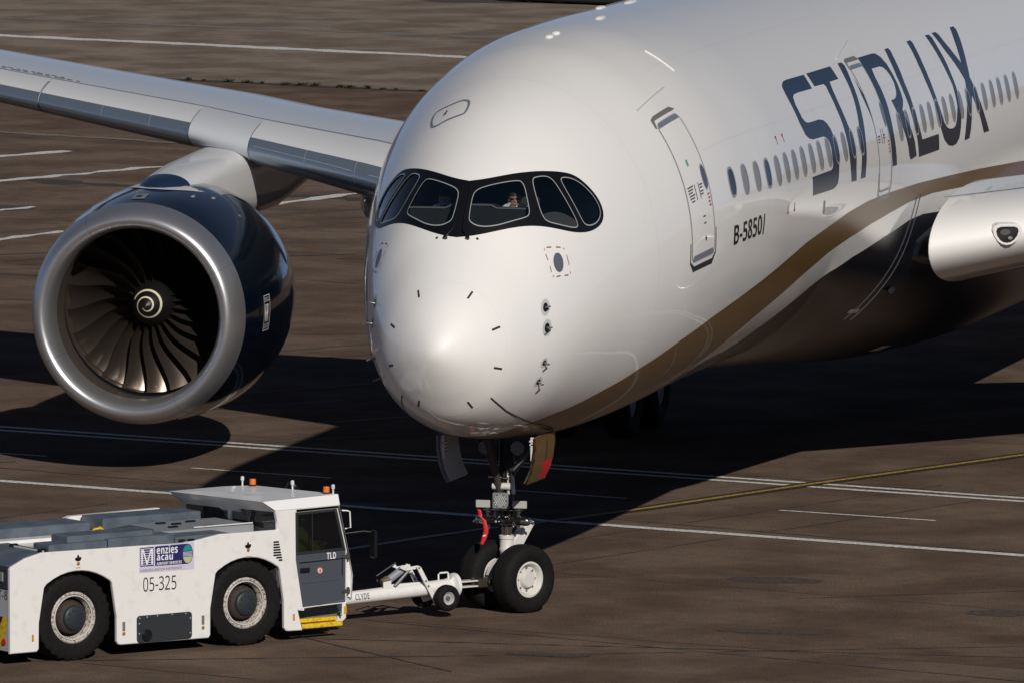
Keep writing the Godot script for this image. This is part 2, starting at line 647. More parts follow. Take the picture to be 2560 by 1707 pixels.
func build_apron() -> void:
	rng.seed = 7
	var asphalt := ground_mat(21, Color(0.158, 0.117, 0.091), 0.22, 0.05, 5.3)
	var mb := MB.new()
	mb.quad(Vector3(-1500, 0, -3000), Vector3(1500, 0, -3000), Vector3(1500, 0, 400), Vector3(-1500, 0, 400), Vector3.UP)
	structure("apron", mb, asphalt)
	# paler slabs beyond the weed-grown joint
	var D := Vector2(0.946, 0.324)
	var P := Vector2(-32.6, -111.15)
	var Q := Vector2(-0.324, -0.946) * 1.0
	var slab := ground_mat(41, Color(0.236, 0.198, 0.164), 0.13, 0.04, 7.0)
	sheet("concrete_apron", [P - D * 220, P + D * 220, P + D * 220 + V(-60, -330), P - D * 220 + V(-60, -330)], 0.004, slab)
	var slab2 := ground_mat(51, Color(0.168, 0.128, 0.101), 0.18, 0.05, 6.1)
	sheet("apron_band", [V(-70, -76), V(40, -48), V(40, -66), V(-29.5, -90), V(-70, -104)], 0.004, slab2)
	var dark := ground_mat(61, Color(0.148, 0.109, 0.085), 0.23, 0.05, 5.7)
	sheet("repaired_patch", [V(-3.2, -3.4), V(1.8, -1.9), V(15.0, 2.0), V(15.0, -14.0), V(2.0, -9.6), V(-0.6, -8.4)], 0.004, dark)
	# oil and rubber
	var oil := worn(M(0.075, 0.054, 0.042, 0.8), 71, 0.6, 0.75)
	var k := 0
	for b in [[-29.4, -72.2, 1.3, 0.9], [-9.5, -19.0, 1.2, 0.35], [4.5, -3.0, 0.9, 0.25], [1.9, 0.4, 0.7, 0.2], [-36.6, -147.0, 2.2, 1.6], [-6.0, -17.6, 0.9, 0.3], [7.4, -6.0, 0.5, 0.4], [3.2, -9.2, 0.8, 0.4]]:
		sheet("oil_stain", blot(V(b[0], b[1]), b[2], b[3], 100 + k), 0.008, oil)
		k += 1
	var rub := M(0.074, 0.056, 0.045, 0.9)
	for i in 54:
		var z := rng.randf_range(-95, 2)
		var cx := -10.0 + (z + 40.0) * -0.25 + rng.randf_range(-11, 11)
		if i >= 30:
			z = rng.randf_range(-75, -24)
			cx = -13.0 + (z + 24.0) * 0.25 + rng.randf_range(-5, 6)
		elif z > -26 and rng.randf() < 0.4:
			continue
		var a := V(cx, z)
		var turn := rng.randf_range(-0.5, 0.9)
		var l := rng.randf_range(3, 9)
		var b := a + V(cos(turn), -sin(turn) - 0.3) * l
		stripe("tyre_mark", [a, a.lerp(b, 0.5) + V(0, rng.randf_range(-0.4, 0.4)), b], rng.randf_range(0.06, 0.22), 0.0062 + i * 0.00005, rub, 0.5)
	# joints
	var joint := M(0.036, 0.028, 0.023, 0.95)
	stripe("pavement_joint", [V(-60, -90.9), V(-31.37, -80.13), V(-27.53, -78.63), V(-24.05, -77.35), V(-21.35, -76.44), V(20, -62)], 0.8, 0.0080, joint, 0.6, 0.25)
	stripe("pavement_joint", [P - D * 40, P + D * 60], 0.45, 0.0082, joint, 0.7, 0.3)
	for e in [[V(-6, 3.2), V(12, -3.6)], [V(-12, -0.4), V(14, -1.2)], [V(-20, -58), V(6, -46)], [V(-30, -70), V(-6, -66)], [V(4, -7), V(12, -12)], [V(-3.4, -2.0), V(1.0, 2.6)]]:
		stripe("pavement_crack", [e[0], e[0].lerp(e[1], 0.4) + V(0.1, 0.15), e[1]], 0.035, 0.0084, joint, 0.8, 0.2)
	# seams between paving lanes
	for m in 6:
		var c := Vector2(-2.0, 4.0) + Vector2(-0.33, -0.94) * (8.6 * m + rng.randf_range(-0.4, 0.4))
		var d := Vector2(0.93, 0.36 + 0.02 * sin(m * 2.3))
		stripe("paving_seam", [c - d * 26, c + d * 22], rng.randf_range(0.025, 0.05), 0.0086, M(0.088, 0.065, 0.051, 0.95), 0.9, 0.3)
	for m in 5:
		var c := Vector2(-14.0 + 3.4 * m, -8.0 - 3.0 * (m % 3))
		var d := Vector2(0.42, -0.91)
		stripe("paving_seam", [c - d * rng.randf_range(3, 9), c + d * rng.randf_range(4, 22)], 0.03, 0.0088, M(0.088, 0.065, 0.051, 0.95), 0.9, 0.3)
	# painted lines
	var white := worn(M(0.70, 0.68, 0.65, 0.8), 81, 0.9, 0.78, 0.25, 0.5)
	var faint := worn(M(0.22, 0.19, 0.165, 0.85), 82, 0.9, 0.7, 0.25, 0.6)
	var d1 := V(4.8, -21.28) - V(-15.26, -27.83)
	stripe("white_line", [V(-15.26, -27.83) - d1, V(4.8, -21.28) + d1], 0.19, 0.0092, white, 0.1)
	stripe("white_line", [V(-15.08, -27.22) - d1, V(4.9, -20.82) + d1], 0.19, 0.0094, white, 0.1)
	stripe("white_line", [V(-12.69, -19.48) - d1, V(6.35, -13.4) + d1], 0.27, 0.0096, white, 0.1)
	for e in [[V(-10.07, -22.23), V(-7.32, -21.32)], [V(-3.99, -20.33), V(-1.68, -19.58)], [V(1.19, -18.53), V(4.02, -17.71)], [V(-16.0, -24.2), V(-13.05, -23.38)]]:
		stripe("dash_line", e, 0.10, 0.0098, white, 0.1)
	stripe("white_line", [V(-90, -143.9), V(-46.17, -128.18), V(-31.81, -123.04), V(10, -108.1)], 0.7, 0.0100, white, 0.35)
	stripe("worn_line", [V(-60, -139.2), V(-41.03, -133.24), V(-33.95, -131.28), V(-10, -124)], 0.6, 0.0102, faint, 0.8)
	stripe("worn_line", [V(-50, -99.5), V(-35.59, -93.84), V(-31.65, -92.04), V(-24, -88.6)], 0.4, 0.0102, faint, 0.8)
	for e in [[V(-33.5, -74.5), V(-31.13, -79.36), V(-29.05, -83.82), V(-28.6, -84.4)], [V(-25.8, -79.9), V(-24.6, -82.6), V(-23.6, -84.6)], [V(-23.75, -73.3), V(-22.57, -76.66), V(-21.9, -78.6)], [V(-29.3, -70.2), V(-28.36, -72.83)], [V(-27.2, -62.2), V(-25.83, -66.85)], [V(-34.0, -85.2), V(-32.2, -88.4)]]:
		stripe("worn_white_line", e, 0.36, 0.0104, white, 0.8, 0.5)
	var edge := M(0.02, 0.018, 0.016, 0.8)
	var yl := [V(8.0, -36.8), V(3.51, -27.79), V(0.85, -22.43), V(-0.96, -18.44), V(-2.1, -16.15)]
	stripe("taxi_line_border", yl, 0.44, 0.0106, edge, 0.06)
	stripe("yellow_taxi_line", yl, 0.13, 0.0126, worn(M(0.50, 0.30, 0.02, 0.7), 83, 0.9, 0.7), 0.15)
	stripe("worn_line", [V(-2.2, -15.95), V(-2.94, -14.74), V(-3.7, -13.1), V(-4.28, -11.74), V(-5.2, -9.0)], 0.16, 0.0126, worn(M(0.42, 0.40, 0.36, 0.8), 84, 0.9, 0.7), 0.2)
	# weeds in the joint
	var leafm := M(0.045, 0.046, 0.02, 0.8)
	leafm.backlight_enabled = true
	leafm.backlight = Color(0.1, 0.11, 0.04)
	var wp := RandomNumberGenerator.new()
	wp.seed = 33
	var first: MeshInstance3D = null
	for i in 15:
		var at: Vector2 = P + D * ([-3.6, -3.1, -2.3, -1.7, -1.2, -0.4, 0.1, 0.5, 1.3, 1.6, 2.2, 2.7, 3.1, 3.9, 4.6][i])
		if first == null:
			var wb := MB.new()
			for b in 46:
				var th := wp.randf() * TAU
				var base := Vector3(wp.randf_range(-0.2, 0.2), 0, wp.randf_range(-0.1, 0.1))
				var tip := base + Vector3(cos(th) * 0.16, wp.randf_range(0.08, 0.26), sin(th) * 0.12)
				var s := Vector3(-sin(th), 0, cos(th)) * 0.025
				wb.ftri(base - s, base + s, tip, Vector3(cos(th), 0.5, sin(th)))
				wb.ftri(base.lerp(tip, 0.5) - s * 1.6, base.lerp(tip, 0.5) + s * 1.6, tip + Vector3(0.03, -0.04, 0), Vector3(cos(th), 0.5, sin(th)))
			first = part("weed", wb, leafm, self)
		var w: MeshInstance3D = first if i == 0 else first.duplicate()
		w.name = "weed"
		if i > 0:
			add_child(w, true)
		w.position = Vector3(at.x, 0.01, at.y)
		w.rotation.y = wp.randf() * TAU
		w.scale = Vector3(1.1, 0.6, 1.0) * wp.randf_range(0.35, 0.8)
		w.set_meta("label", "small dark weed, %s from the left along the far pavement joint" % ["first", "second", "third", "fourth", "fifth", "sixth", "seventh", "eighth", "ninth", "tenth", "eleventh", "twelfth", "thirteenth", "fourteenth", "fifteenth"][i])
		w.set_meta("category", "weed")
		w.set_meta("group", "weeds along the far joint")

# ---------------------------------------------------------------- the airliner
const MASK := [2.13, 0.9, 2.15, 6.2, 2.23, 11.5, 2.35, 17.8, 2.51, 24.0, 2.67, 29.2, 2.85, 34.5, 3.04, 39.3, 3.19, 43.0, 3.25, 45.7, 3.31, 49.2, 3.37, 53.1, 3.42, 56.7, 3.44, 60.1, 3.41, 62.8, 3.36, 64.8, 3.24, 65.7, 3.06, 65.3, 2.86, 63.7, 2.69, 61.3, 2.53, 58.4, 2.37, 54.0, 2.22, 49.5, 2.10, 45.5, 1.99, 41.9, 1.89, 38.4, 1.75, 32.9, 1.61, 26.4, 1.48, 18.4, 1.41, 11.4, 1.37, 5.6, 1.36, 0.2]
const PANE1 := [1.58, 5.2, 1.66, 4.7, 1.79, 4.1, 1.91, 4.0, 1.97, 4.5, 2.03, 6.4, 2.10, 10.8, 2.21, 16.8, 2.36, 23.4, 2.40, 25.1, 2.39, 27.0, 2.35, 28.9, 2.27, 31.1, 2.17, 34.2, 2.09, 36.9, 2.03, 37.2, 1.95, 35.5, 1.82, 31.3, 1.67, 25.2, 1.60, 20.5, 1.55, 15.9, 1.53, 10.8, 1.56, 7.2]
const PANE2 := [2.52, 30.1, 2.57, 30.0, 2.64, 31.5, 2.74, 34.0, 2.80, 36.4, 2.81, 39.0, 2.77, 44.8, 2.75, 51.3, 2.75, 56.8, 2.74, 58.6, 2.70, 59.1, 2.64, 58.5, 2.51, 55.7, 2.36, 51.3, 2.23, 47.2, 2.20, 44.6, 2.22, 41.6, 2.30, 37.5, 2.40, 33.5]
const PANE3 := [2.92, 40.7, 2.97, 40.5, 3.04, 41.9, 3.14, 44.4, 3.22, 47.5, 3.29, 51.5, 3.35, 55.8, 3.37, 59.6, 3.34, 61.9, 3.28, 63.3, 3.17, 63.8, 3.06, 63.4, 2.94, 62.2, 2.87, 60.6, 2.85, 58.4, 2.85, 55.1, 2.85, 50.6, 2.87, 45.1, 2.90, 42.0]
const LET_S := [14.64, 53.3, 14.61, 58.3, 13.55, 58.1, 13.24, 58.3, 13.09, 59.2, 13.00, 61.5, 13.03, 65.9, 13.13, 67.3, 13.29, 67.9, 13.62, 68.0, 14.08, 68.0, 14.36, 68.6, 14.55, 70.0, 14.67, 71.9, 14.72, 73.9, 14.83, 76.6, 14.87, 78.8, 14.84, 80.9, 14.72, 84.7, 14.65, 87.1, 14.56, 88.8, 14.37, 89.6, 14.16, 89.9, 12.69, 89.6, 12.72, 84.0, 14.12, 84.0, 14.26, 83.5, 14.32, 82.6, 14.33, 80.7, 14.38, 77.8, 14.35, 75.6, 14.25, 74.1, 14.03, 73.4, 13.66, 73.3, 13.26, 73.2, 13.01, 72.5, 12.84, 71.1, 12.73, 67.1, 12.73, 59.4, 12.75, 57.3, 12.80, 55.2, 12.89, 54.2, 13.10, 53.3, 13.34, 53.1]
const LET_T := [14.84, 53.2, 16.65, 53.3, 16.66, 58.0, 15.99, 58.0, 15.89, 60.7, 15.86, 64.5, 15.89, 68.2, 15.95, 72.2, 16.01, 74.2, 16.09, 77.5, 16.10, 80.6, 16.12, 82.5, 16.02, 86.6, 16.02, 89.9, 15.63, 89.8, 15.60, 86.3, 15.60, 81.7, 15.62, 79.3, 15.62, 74.9, 15.61, 71.7, 15.56, 66.7, 15.56, 60.9, 15.59, 58.9, 15.51, 58.1, 14.85, 57.9]
const LET_A1 := [17.25, 53.1, 17.54, 53.3, 17.61, 54.5, 17.54, 56.8, 17.41, 60.9, 17.33, 64.9, 17.23, 68.8, 17.11, 73.5, 16.99, 78.1, 16.92, 81.8, 16.86, 84.5, 16.75, 88.0, 16.71, 90.0, 16.33, 89.9, 16.43, 86.3, 16.58, 81.3, 16.67, 78.3, 16.73, 73.9, 16.85, 70.6, 16.98, 66.4, 17.08, 62.5, 17.14, 58.0]
const LET_A2 := [17.70, 59.0, 17.73, 62.2, 17.85, 67.2, 18.06, 72.3, 18.17, 75.4, 18.27, 78.7, 18.40, 82.7, 18.52, 86.2, 18.53, 88.5, 18.61, 90.1, 18.25, 90.0, 18.15, 86.7, 18.05, 85.6, 18.01, 82.4, 17.89, 79.1, 17.81, 74.9, 17.77, 71.9, 17.70, 68.8, 17.66, 65.1]
const LET_R := [18.79, 53.4, 19.96, 53.5, 20.14, 53.9, 20.33, 55.4, 20.45, 58.2, 20.49, 61.9, 20.51, 65.4, 20.50, 68.5, 20.47, 70.8, 20.33, 72.6, 20.21, 73.7, 20.34, 76.9, 20.57, 80.7, 20.73, 84.8, 20.77, 87.4, 20.82, 89.3, 20.35, 89.9, 20.23, 88.5, 20.18, 85.6, 20.09, 82.6, 19.96, 79.5, 19.81, 76.1, 19.76, 73.8, 19.60, 69.6, 19.79, 69.7, 19.97, 69.4, 20.11, 68.6, 20.22, 67.1, 20.29, 64.8, 20.28, 62.3, 20.20, 60.2, 20.05, 58.8, 19.88, 58.3, 19.25, 58.2, 19.17, 61.4, 19.20, 65.6, 19.21, 70.3, 19.18, 74.6, 19.16, 79.4, 19.18, 83.5, 19.20, 87.0, 19.21, 89.9, 18.87, 89.9, 18.83, 86.7, 18.84, 81.4, 18.80, 76.9, 18.77, 72.3, 18.74, 67.0, 18.74, 60.4]
const LET_L := [20.94, 53.4, 21.23, 53.4, 21.27, 54.6, 21.19, 57.5, 21.12, 61.4, 21.04, 65.8, 21.07, 70.0, 21.09, 74.0, 21.17, 78.3, 21.26, 82.0, 21.35, 84.9, 22.71, 85.0, 22.70, 90.1, 21.01, 90.0, 20.95, 84.4, 20.88, 81.2, 20.81, 77.2, 20.78, 73.2, 20.71, 68.5, 20.70, 62.9, 20.81, 57.3]
const LET_U := [22.78, 53.2, 23.08, 53.1, 23.14, 54.1, 23.07, 57.6, 22.99, 61.6, 22.96, 66.5, 22.98, 71.0, 23.04, 74.7, 23.15, 78.8, 23.26, 82.2, 23.46, 84.0, 23.70, 84.8, 24.00, 84.9, 24.18, 84.2, 24.31, 82.7, 24.52, 78.5, 24.54, 75.2, 24.55, 71.5, 24.46, 67.6, 24.40, 63.2, 24.36, 58.0, 24.33, 53.1, 24.62, 53.2, 24.71, 54.3, 24.69, 58.1, 24.73, 63.3, 24.74, 68.3, 24.79, 72.8, 24.78, 76.8, 24.73, 81.7, 24.58, 85.7, 24.42, 88.7, 24.16, 90.3, 23.82, 90.5, 23.48, 89.8, 23.15, 87.6, 22.95, 84.1, 22.89, 80.8, 22.79, 76.0, 22.71, 72.3, 22.62, 67.4, 22.63, 61.8, 22.72, 57.1]
const LET_X := [24.90, 53.1, 25.22, 53.1, 25.32, 54.2, 25.40, 57.3, 25.58, 61.3, 25.84, 65.7, 25.98, 62.2, 26.17, 58.0, 26.45, 53.1, 26.77, 53.1, 26.81, 54.6, 26.64, 58.3, 26.46, 61.8, 26.24, 66.5, 26.09, 71.0, 26.19, 73.7, 26.37, 78.0, 26.55, 81.9, 26.72, 85.4, 27.01, 90.1, 26.54, 90.1, 26.35, 86.2, 26.18, 82.4, 26.02, 79.8, 25.87, 76.7, 25.72, 79.8, 25.60, 82.9, 25.42, 87.5, 25.28, 90.1, 24.85, 90.2, 25.00, 86.3, 25.18, 82.3, 25.47, 76.1, 25.64, 71.3, 25.44, 67.2, 25.07, 59.8]
const HATCH := [3.72, -29.3, 3.91, -30.2, 4.11, -30.0, 4.21, -27.9, 4.17, -21.8, 4.15, -16.8, 4.10, -14.5, 4.01, -12.6, 3.84, -11.9, 3.65, -12.4, 3.60, -14.4, 3.61, -21.4, 3.61, -25.7, 3.66, -28.2]
const GOLD_LINE := [2.00, 180.0, 2.05, 166.0, 2.20, 156.0, 2.49, 149.7, 2.92, 144.8, 3.42, 140.7, 4.23, 133.4, 5.11, 127.4, 6.43, 121.1, 7.65, 116.8, 8.66, 114.1, 9.91, 111.0, 11.00, 108.0, 12.58, 103.8, 14.13, 101.3, 15.64, 99.1, 17.00, 98.0, 18.50, 97.8, 21.13, 98.5, 23.71, 100.0, 26.38, 101.7, 30.65, 105.1, 40.00, 112.0, 40.00, 118.0, 31.12, 110.8, 27.69, 108.0, 24.88, 105.5, 22.38, 103.7, 20.50, 103.7, 19.01, 104.8, 17.51, 106.2, 16.08, 108.1, 14.73, 110.6, 13.28, 115.1, 11.05, 124.4, 10.40, 128.2, 9.75, 133.0, 9.20, 138.0, 8.60, 146.0, 8.00, 158.0, 7.70, 170.0, 7.60, 180.0]
const BLACK_LINE := [9.00, 180.0, 9.20, 170.0, 9.60, 158.0, 10.30, 147.5, 11.20, 139.8, 12.10, 135.0, 13.12, 129.3, 14.48, 122.4, 15.56, 118.7, 16.73, 115.3, 18.30, 112.9, 19.51, 111.3, 20.59, 109.7, 21.65, 109.4, 23.40, 110.8, 26.00, 112.5, 31.00, 116.5, 40.00, 122.0, 46.00, 180.0]
const WIN_S := [7.86, 8.53, 9.19, 9.81, 10.42, 11.03, 11.64, 12.26, 12.90, 13.51, 14.14, 14.73, 15.35, 15.98, 16.61, 19.74, 20.36, 21.00, 21.64, 22.26, 22.88, 23.49, 24.12, 24.82, 25.49, 26.19, 26.88, 27.59, 28.25, 28.94, 29.67]

var PLANE: Node3D

func pv(a: Array) -> PackedVector2Array:
	var q := PackedVector2Array()
	for i in range(0, a.size(), 2):
		q.append(Vector2(a[i], a[i + 1]))
	return q

# both halves of an outline whose ends lie on the crown or keel line (a = axis)
func both(poly: PackedVector2Array, axis: float) -> PackedVector2Array:
	var q := poly.duplicate()
	for i in range(poly.size() - 1, -1, -1):
		if absf(poly[i].y - axis) > 0.01:
			q.append(Vector2(poly[i].x, 2.0 * axis - poly[i].y))
	return q

func build_fuselage() -> void:
	var panes := [smooth(relax(pv(PANE1), false, 1)), smooth(relax(pv(PANE2), false, 1)), smooth(relax(pv(PANE3), false, 1))]
	var holes := []
	for q in panes:
		holes.append(q)
		holes.append(flip(q))
	# the skin, with openings for the flight deck's windows
	var mb := MB.new()
	var NA := int(360.0 / DA)
	var pos := []
	var nor := []
	for s in GS:
		var rp := PackedVector3Array()
		var rn := PackedVector3Array()
		for j in NA + 1:
			var a := -180.0 + j * DA
			rp.append(surf(s, a))
			rn.append(snorm(s, a))
		pos.append(rp)
		nor.append(rn)
	for i in GS.size() - 1:
		for j in NA:
			var a := -180.0 + j * DA
			if GS[i] > 1.3 and GS[i] < 3.5 and absf(a) < 72.0:
				var cell := PackedVector2Array([Vector2(GS[i], a), Vector2(GS[i + 1], a), Vector2(GS[i + 1], a + DA), Vector2(GS[i], a + DA)])
				var touched := false
				for hole in holes:
					if Geometry2D.intersect_polygons(cell, hole).size() > 0:
						touched = true
				if touched:
					patch(mb, cell, 0.0, holes)
					continue
			mb.tri(pos[i][j], pos[i + 1][j], pos[i + 1][j + 1], nor[i][j], nor[i + 1][j], nor[i + 1][j + 1])
			mb.tri(pos[i][j], pos[i + 1][j + 1], pos[i][j + 1], nor[i][j], nor[i + 1][j + 1], nor[i][j + 1])
	part("fuselage", mb, W)
	# livery
	mb = MB.new()
	patch(mb, both(pv(GOLD_LINE), 180.0), 0.003)
	part("gold_stripe", mb, GOLD)
	mb = MB.new()
	var BELLY := M(0.004, 0.0055, 0.011, 0.22)
	BELLY.metallic_specular = 0.32
	patch(mb, both(pv(BLACK_LINE), 180.0), 0.0045)
	part("belly_paint", mb, BELLY)
	for l in [LET_S, LET_T, LET_A1, LET_A2, LET_R, LET_L, LET_U, LET_X]:
		mb = MB.new()
		patch(mb, pv(l), 0.003)
		part("letter", mb, NAVY)
	mb = MB.new()
	for gl in glyphs(lettering("B-5850", 0.31, 1.50, 700)):
		mb = MB.new()
		skin_text(mb, gl, 7.74, 95.4, 0.004)
		part("registration_letter", mb, BLACK)
	mb = MB.new()
	patch(mb, PackedVector2Array([Vector2(9.29, 95.5), Vector2(9.355, 95.5), Vector2(9.42, 89.6), Vector2(9.355, 89.6)]), 0.004)
	part("registration_letter", mb, BLACK)
	# the black surround of the flight deck's windows, and the panes
	var mask := pv(MASK)
	mask[0].y = 0.0
	mask[mask.size() - 1].y = 0.0
	mask = smooth(relax(mask, true), true)
	mb = MB.new()
	patch(mb, both(mask, 0.0), 0.004, holes)
	part("windshield_surround", mb, M(0.003, 0.0035, 0.005, 0.4))
	var gm := glass(0.004, 0.013, 0.022, 0.2)
	var seal := M(0.42, 0.43, 0.43, 0.4, 0.3)
	for q in panes:
		for m in [false, true]:
			mb = MB.new()
			patch(mb, q, -0.012, [], m)
			var o := part("windshield_pane", mb, gm)
			mb = MB.new()
			ring(mb, q, 0.013, 0.007, 1.75, m)
			part("pane_seal", mb, seal, o)
	# panel line round the radome, lightning strips
	var line := M(0.68, 0.67, 0.65, 0.5)
	mb = MB.new()
	patch(mb, PackedVector2Array([Vector2(0.720, -180), Vector2(0.724, -180), Vector2(0.724, 180), Vector2(0.720, 180)]), 0.002)
	part("radome_joint", mb, line)
	# skin joints: rings at the frames, laps along the sides
	var lap := M(0.60, 0.59, 0.575, 0.5, 0.0, 0.5)
	for s in [4.72, 9.62, 13.9, 19.4, 24.1, 28.3]:
		mb = MB.new()
		patch(mb, PackedVector2Array([Vector2(s, -176), Vector2(s + 0.007, -176), Vector2(s + 0.007, 176), Vector2(s, 176)]), 0.0015)
		part("skin_joint", mb, lap)
	for a in [34.0, 64.5, 112.0]:
		mb = MB.new()
		patch(mb, PackedVector2Array([Vector2(7.0, a), Vector2(40.0, a), Vector2(40.0, a + 0.13), Vector2(7.0, a + 0.13)]), 0.0015)
		part("skin_lap", mb, lap)
	var dk := M(0.03, 0.03, 0.032, 0.5)
	for a in [27.6, 68.3, 105.6, 152.5]:
		for s in [-1.0, 1.0]:
			mb = MB.new()
			var w := 1.15
			patch(mb, PackedVector2Array([Vector2(0.565, s * a - w), Vector2(0.685, s * a - w * 0.85), Vector2(0.685, s * a + w * 0.85), Vector2(0.565, s * a + w)]), 0.003)
			part("lightning_strip", mb, dk)
	for s in [-1.0, 1.0]:
		mb = MB.new()
		var q := PackedVector2Array([Vector2(0.74, 133.2), Vector2(1.23, 139.1), Vector2(2.49, 149.5), Vector2(3.83, 156.0), Vector2(3.85, 156.6), Vector2(2.49, 150.2), Vector2(1.23, 140.2), Vector2(0.74, 134.6)])
		patch(mb, q, 0.0055, [], s < 0)
		part("nose_panel_joint", mb, dk)
	# crew escape hatch marking
	mb = MB.new()
	ring(mb, smooth(pv(HATCH)), 0.05, 0.003, 2.5)
	part("escape_hatch_marking", mb, M(0.17, 0.18, 0.23, 0.5))
	mb = MB.new()
	patch(mb, PackedVector2Array([Vector2(3.87, -24.2), Vector2(3.86, -22.8), Vector2(3.99, -22.2), Vector2(4.0, -22.9)]), 0.003)
	part("hatch_handle", mb, dk)
	# static plates, probes, vents
	for s in [1.0, -1.0]:
		mb = MB.new()
		patch(mb, circle(Vector2(2.06, 62.6), 0.105, 4.0, 20), 0.004, [], s < 0)
		part("static_plate", mb, M(0.14, 0.15, 0.19, 0.4, 0.3))
		var marks := M(0.22, 0.02, 0.03, 0.6)
		var frame := [Vector2(1.93, 52.4), Vector2(2.25, 59.6), Vector2(2.275, 61.2), Vector2(2.245, 69.4), Vector2(2.22, 70.9), Vector2(1.89, 66.0), Vector2(1.86, 64.6), Vector2(1.905, 53.6)]
		mb = MB.new()
		for i in frame.size():
			var a: Vector2 = frame[i]
			var b: Vector2 = frame[(i + 1) % frame.size()]
			var l := ((b - a) * Vector2(1, 0.03)).length()
			var cnt := maxi(1, int(l / 0.13))
			for k in cnt:
				var m0 := a.lerp(b, (k + 0.25) / cnt)
				var m1 := a.lerp(b, (k + 0.75) / cnt)
				var d := (m1 - m0) * Vector2(1, 0.03)
				var nrm := Vector2(-d.y, d.x).normalized() * 0.007
				nrm.y /= 0.03
				patch(mb, PackedVector2Array([m0 - nrm, m1 - nrm, m1 + nrm, m0 + nrm]), 0.003, [], s < 0)
		part("static_plate_marking", mb, marks).set_meta("kind", "stuff")
	var pr := [[1.56, 74.0, 0.07, 0.05], [1.53, 83.8, 0.075, 0.20], [1.51, 103.5, 0.055, 0.13], [1.52, 115.9, 0.06, 0.12]]
	for s in [1.0, -1.0]:
		for e in pr:
			var a: float = e[1] * s
			mb = MB.new()
			patch(mb, circle(Vector2(e[0], e[1]), e[2] * 1.35, e[2] * 1.35 * 42.0, 18), 0.003, [], s < 0)
			var pl := part("probe_plate", mb, M(0.58, 0.58, 0.57, 0.45, 0.2))
			mb = MB.new()
			patch(mb, circle(Vector2(e[0], e[1]), e[2] * 0.74, e[2] * 0.74 * 42.0, 14), 0.005, [], s < 0)
			part("probe_base", mb, BLACK, pl)
			mb = MB.new()
			var p0 := skin(e[0], a, 0.0)
			var p1 := skin(e[0], a, 0.09)
			rod(mb, p0, p1, 0.016, 0.012)
			rod(mb, p1 + Vector3(0, 0, -0.03), p1 + Vector3(0, 0, e[3]), 0.013, 0.009)
			part("probe", mb, STEEL, pl)
	# wipers and their posts
	for s in [1.0, -1.0]:
		mb = MB.new()
		pipe(mb, [skin(1.37, 7.2 * s, 0.03), skin(1.44, 3.6 * s, 0.045), skin(1.6, 2.6 * s, 0.04), skin(2.02, 2.2 * s, 0.035)], 0.013)
		rod(mb, skin(1.36, 7.6 * s, -0.02), skin(1.36, 7.6 * s, 0.05), 0.03)
		part("wiper", mb, BLACK)
		mb = MB.new()
		patch(mb, circle(Vector2(1.39, 14.0), 0.016, 1.0, 10), 0.004, [], s < 0)
		part("washer_nozzle", mb, dk)
	# crown antennas
	for e in [[12.11, -7.5, 0.34], [9.63, 4.0, 0.32], [7.36, 1.0, 0.13], [7.05, 0.3, 0.13], [13.4, -4.0, 0.5], [15.6, 3.0, 0.4]]:
		mb = MB.new()
		var rows := []
		for k in 7:
			var u := k / 6.0
			var row := PackedVector3Array()
			var c := skin(e[0] + (u - 0.5) * e[2] * 1.5, e[1], 0.0)
			var w: float = 0.10 * sqrt(maxf(0.0, 1.0 - pow(2.0 * u - 1.0, 2))) * 0.6 + 0.012
			for j in 10:
				var th := TAU * j / 10
				row.append(c + Vector3(cos(th) * w, maxf(sin(th), -0.2) * w * 0.5, 0))
			rows.append(row)
		grid(mb, rows, true, true)
		part("antenna", mb, M(0.75, 0.74, 0.72, 0.4))
	for e in [[7.99, 27.8, 8.06, 38.6], [7.11, 41.8, 5.67, 43.4], [18.99, 46.9, 17.37, 51.6]]:
		mb = MB.new()
		var pts := []
		for k in 7:
			pts.append(skin(lerpf(e[0], e[2], k / 6.0), lerpf(e[1], e[3], k / 6.0), 0.006))
		pipe(mb, pts, 0.011, 6)
		part("drip_rail", mb, M(0.66, 0.65, 0.63, 0.4, 0.2))
	# red flow arrows and small marks on the side
	for e in [[10.81, 69.5, 1.0], [11.28, 69.5, 1.0], [10.85, 91.2, -1.0], [11.32, 91.1, -1.0]]:
		mb = MB.new()
		var y: float = e[1]
		var g: float = e[2]
		patch(mb, PackedVector2Array([Vector2(e[0] - 0.06, y - 1.0 * g), Vector2(e[0] + 0.06, y - 1.0 * g), Vector2(e[0] + 0.02, y + 0.1 * g), Vector2(e[0] + 0.02, y + 1.6 * g), Vector2(e[0] - 0.01, y + 1.6 * g), Vector2(e[0] - 0.01, y + 0.1 * g)]), 0.003)
		part("red_arrow", mb, M(0.35, 0.05, 0.05, 0.6))
	for e in [[13.57, 94.4, 0.05, 2.0], [25.24, 155.8, 0.36, 2.2], [19.15, 134.8, 0.35, 0.7]]:
		mb = MB.new()
		patch(mb, PackedVector2Array([Vector2(e[0] - e[2], e[1] - e[3]), Vector2(e[0] + e[2], e[1] - e[3]), Vector2(e[0] + e[2], e[1] + e[3]), Vector2(e[0] - e[2], e[1] + e[3])]), 0.007)
		part("service_panel", mb, M(0.4, 0.4, 0.4, 0.4) if e[1] > 100 else GREY)
	build_windows()
	build_door(5.89, 6.85, 50.4, 94.9, true)
	build_door(17.80, 18.76, 57.2 - 2.2, 96.6, false)

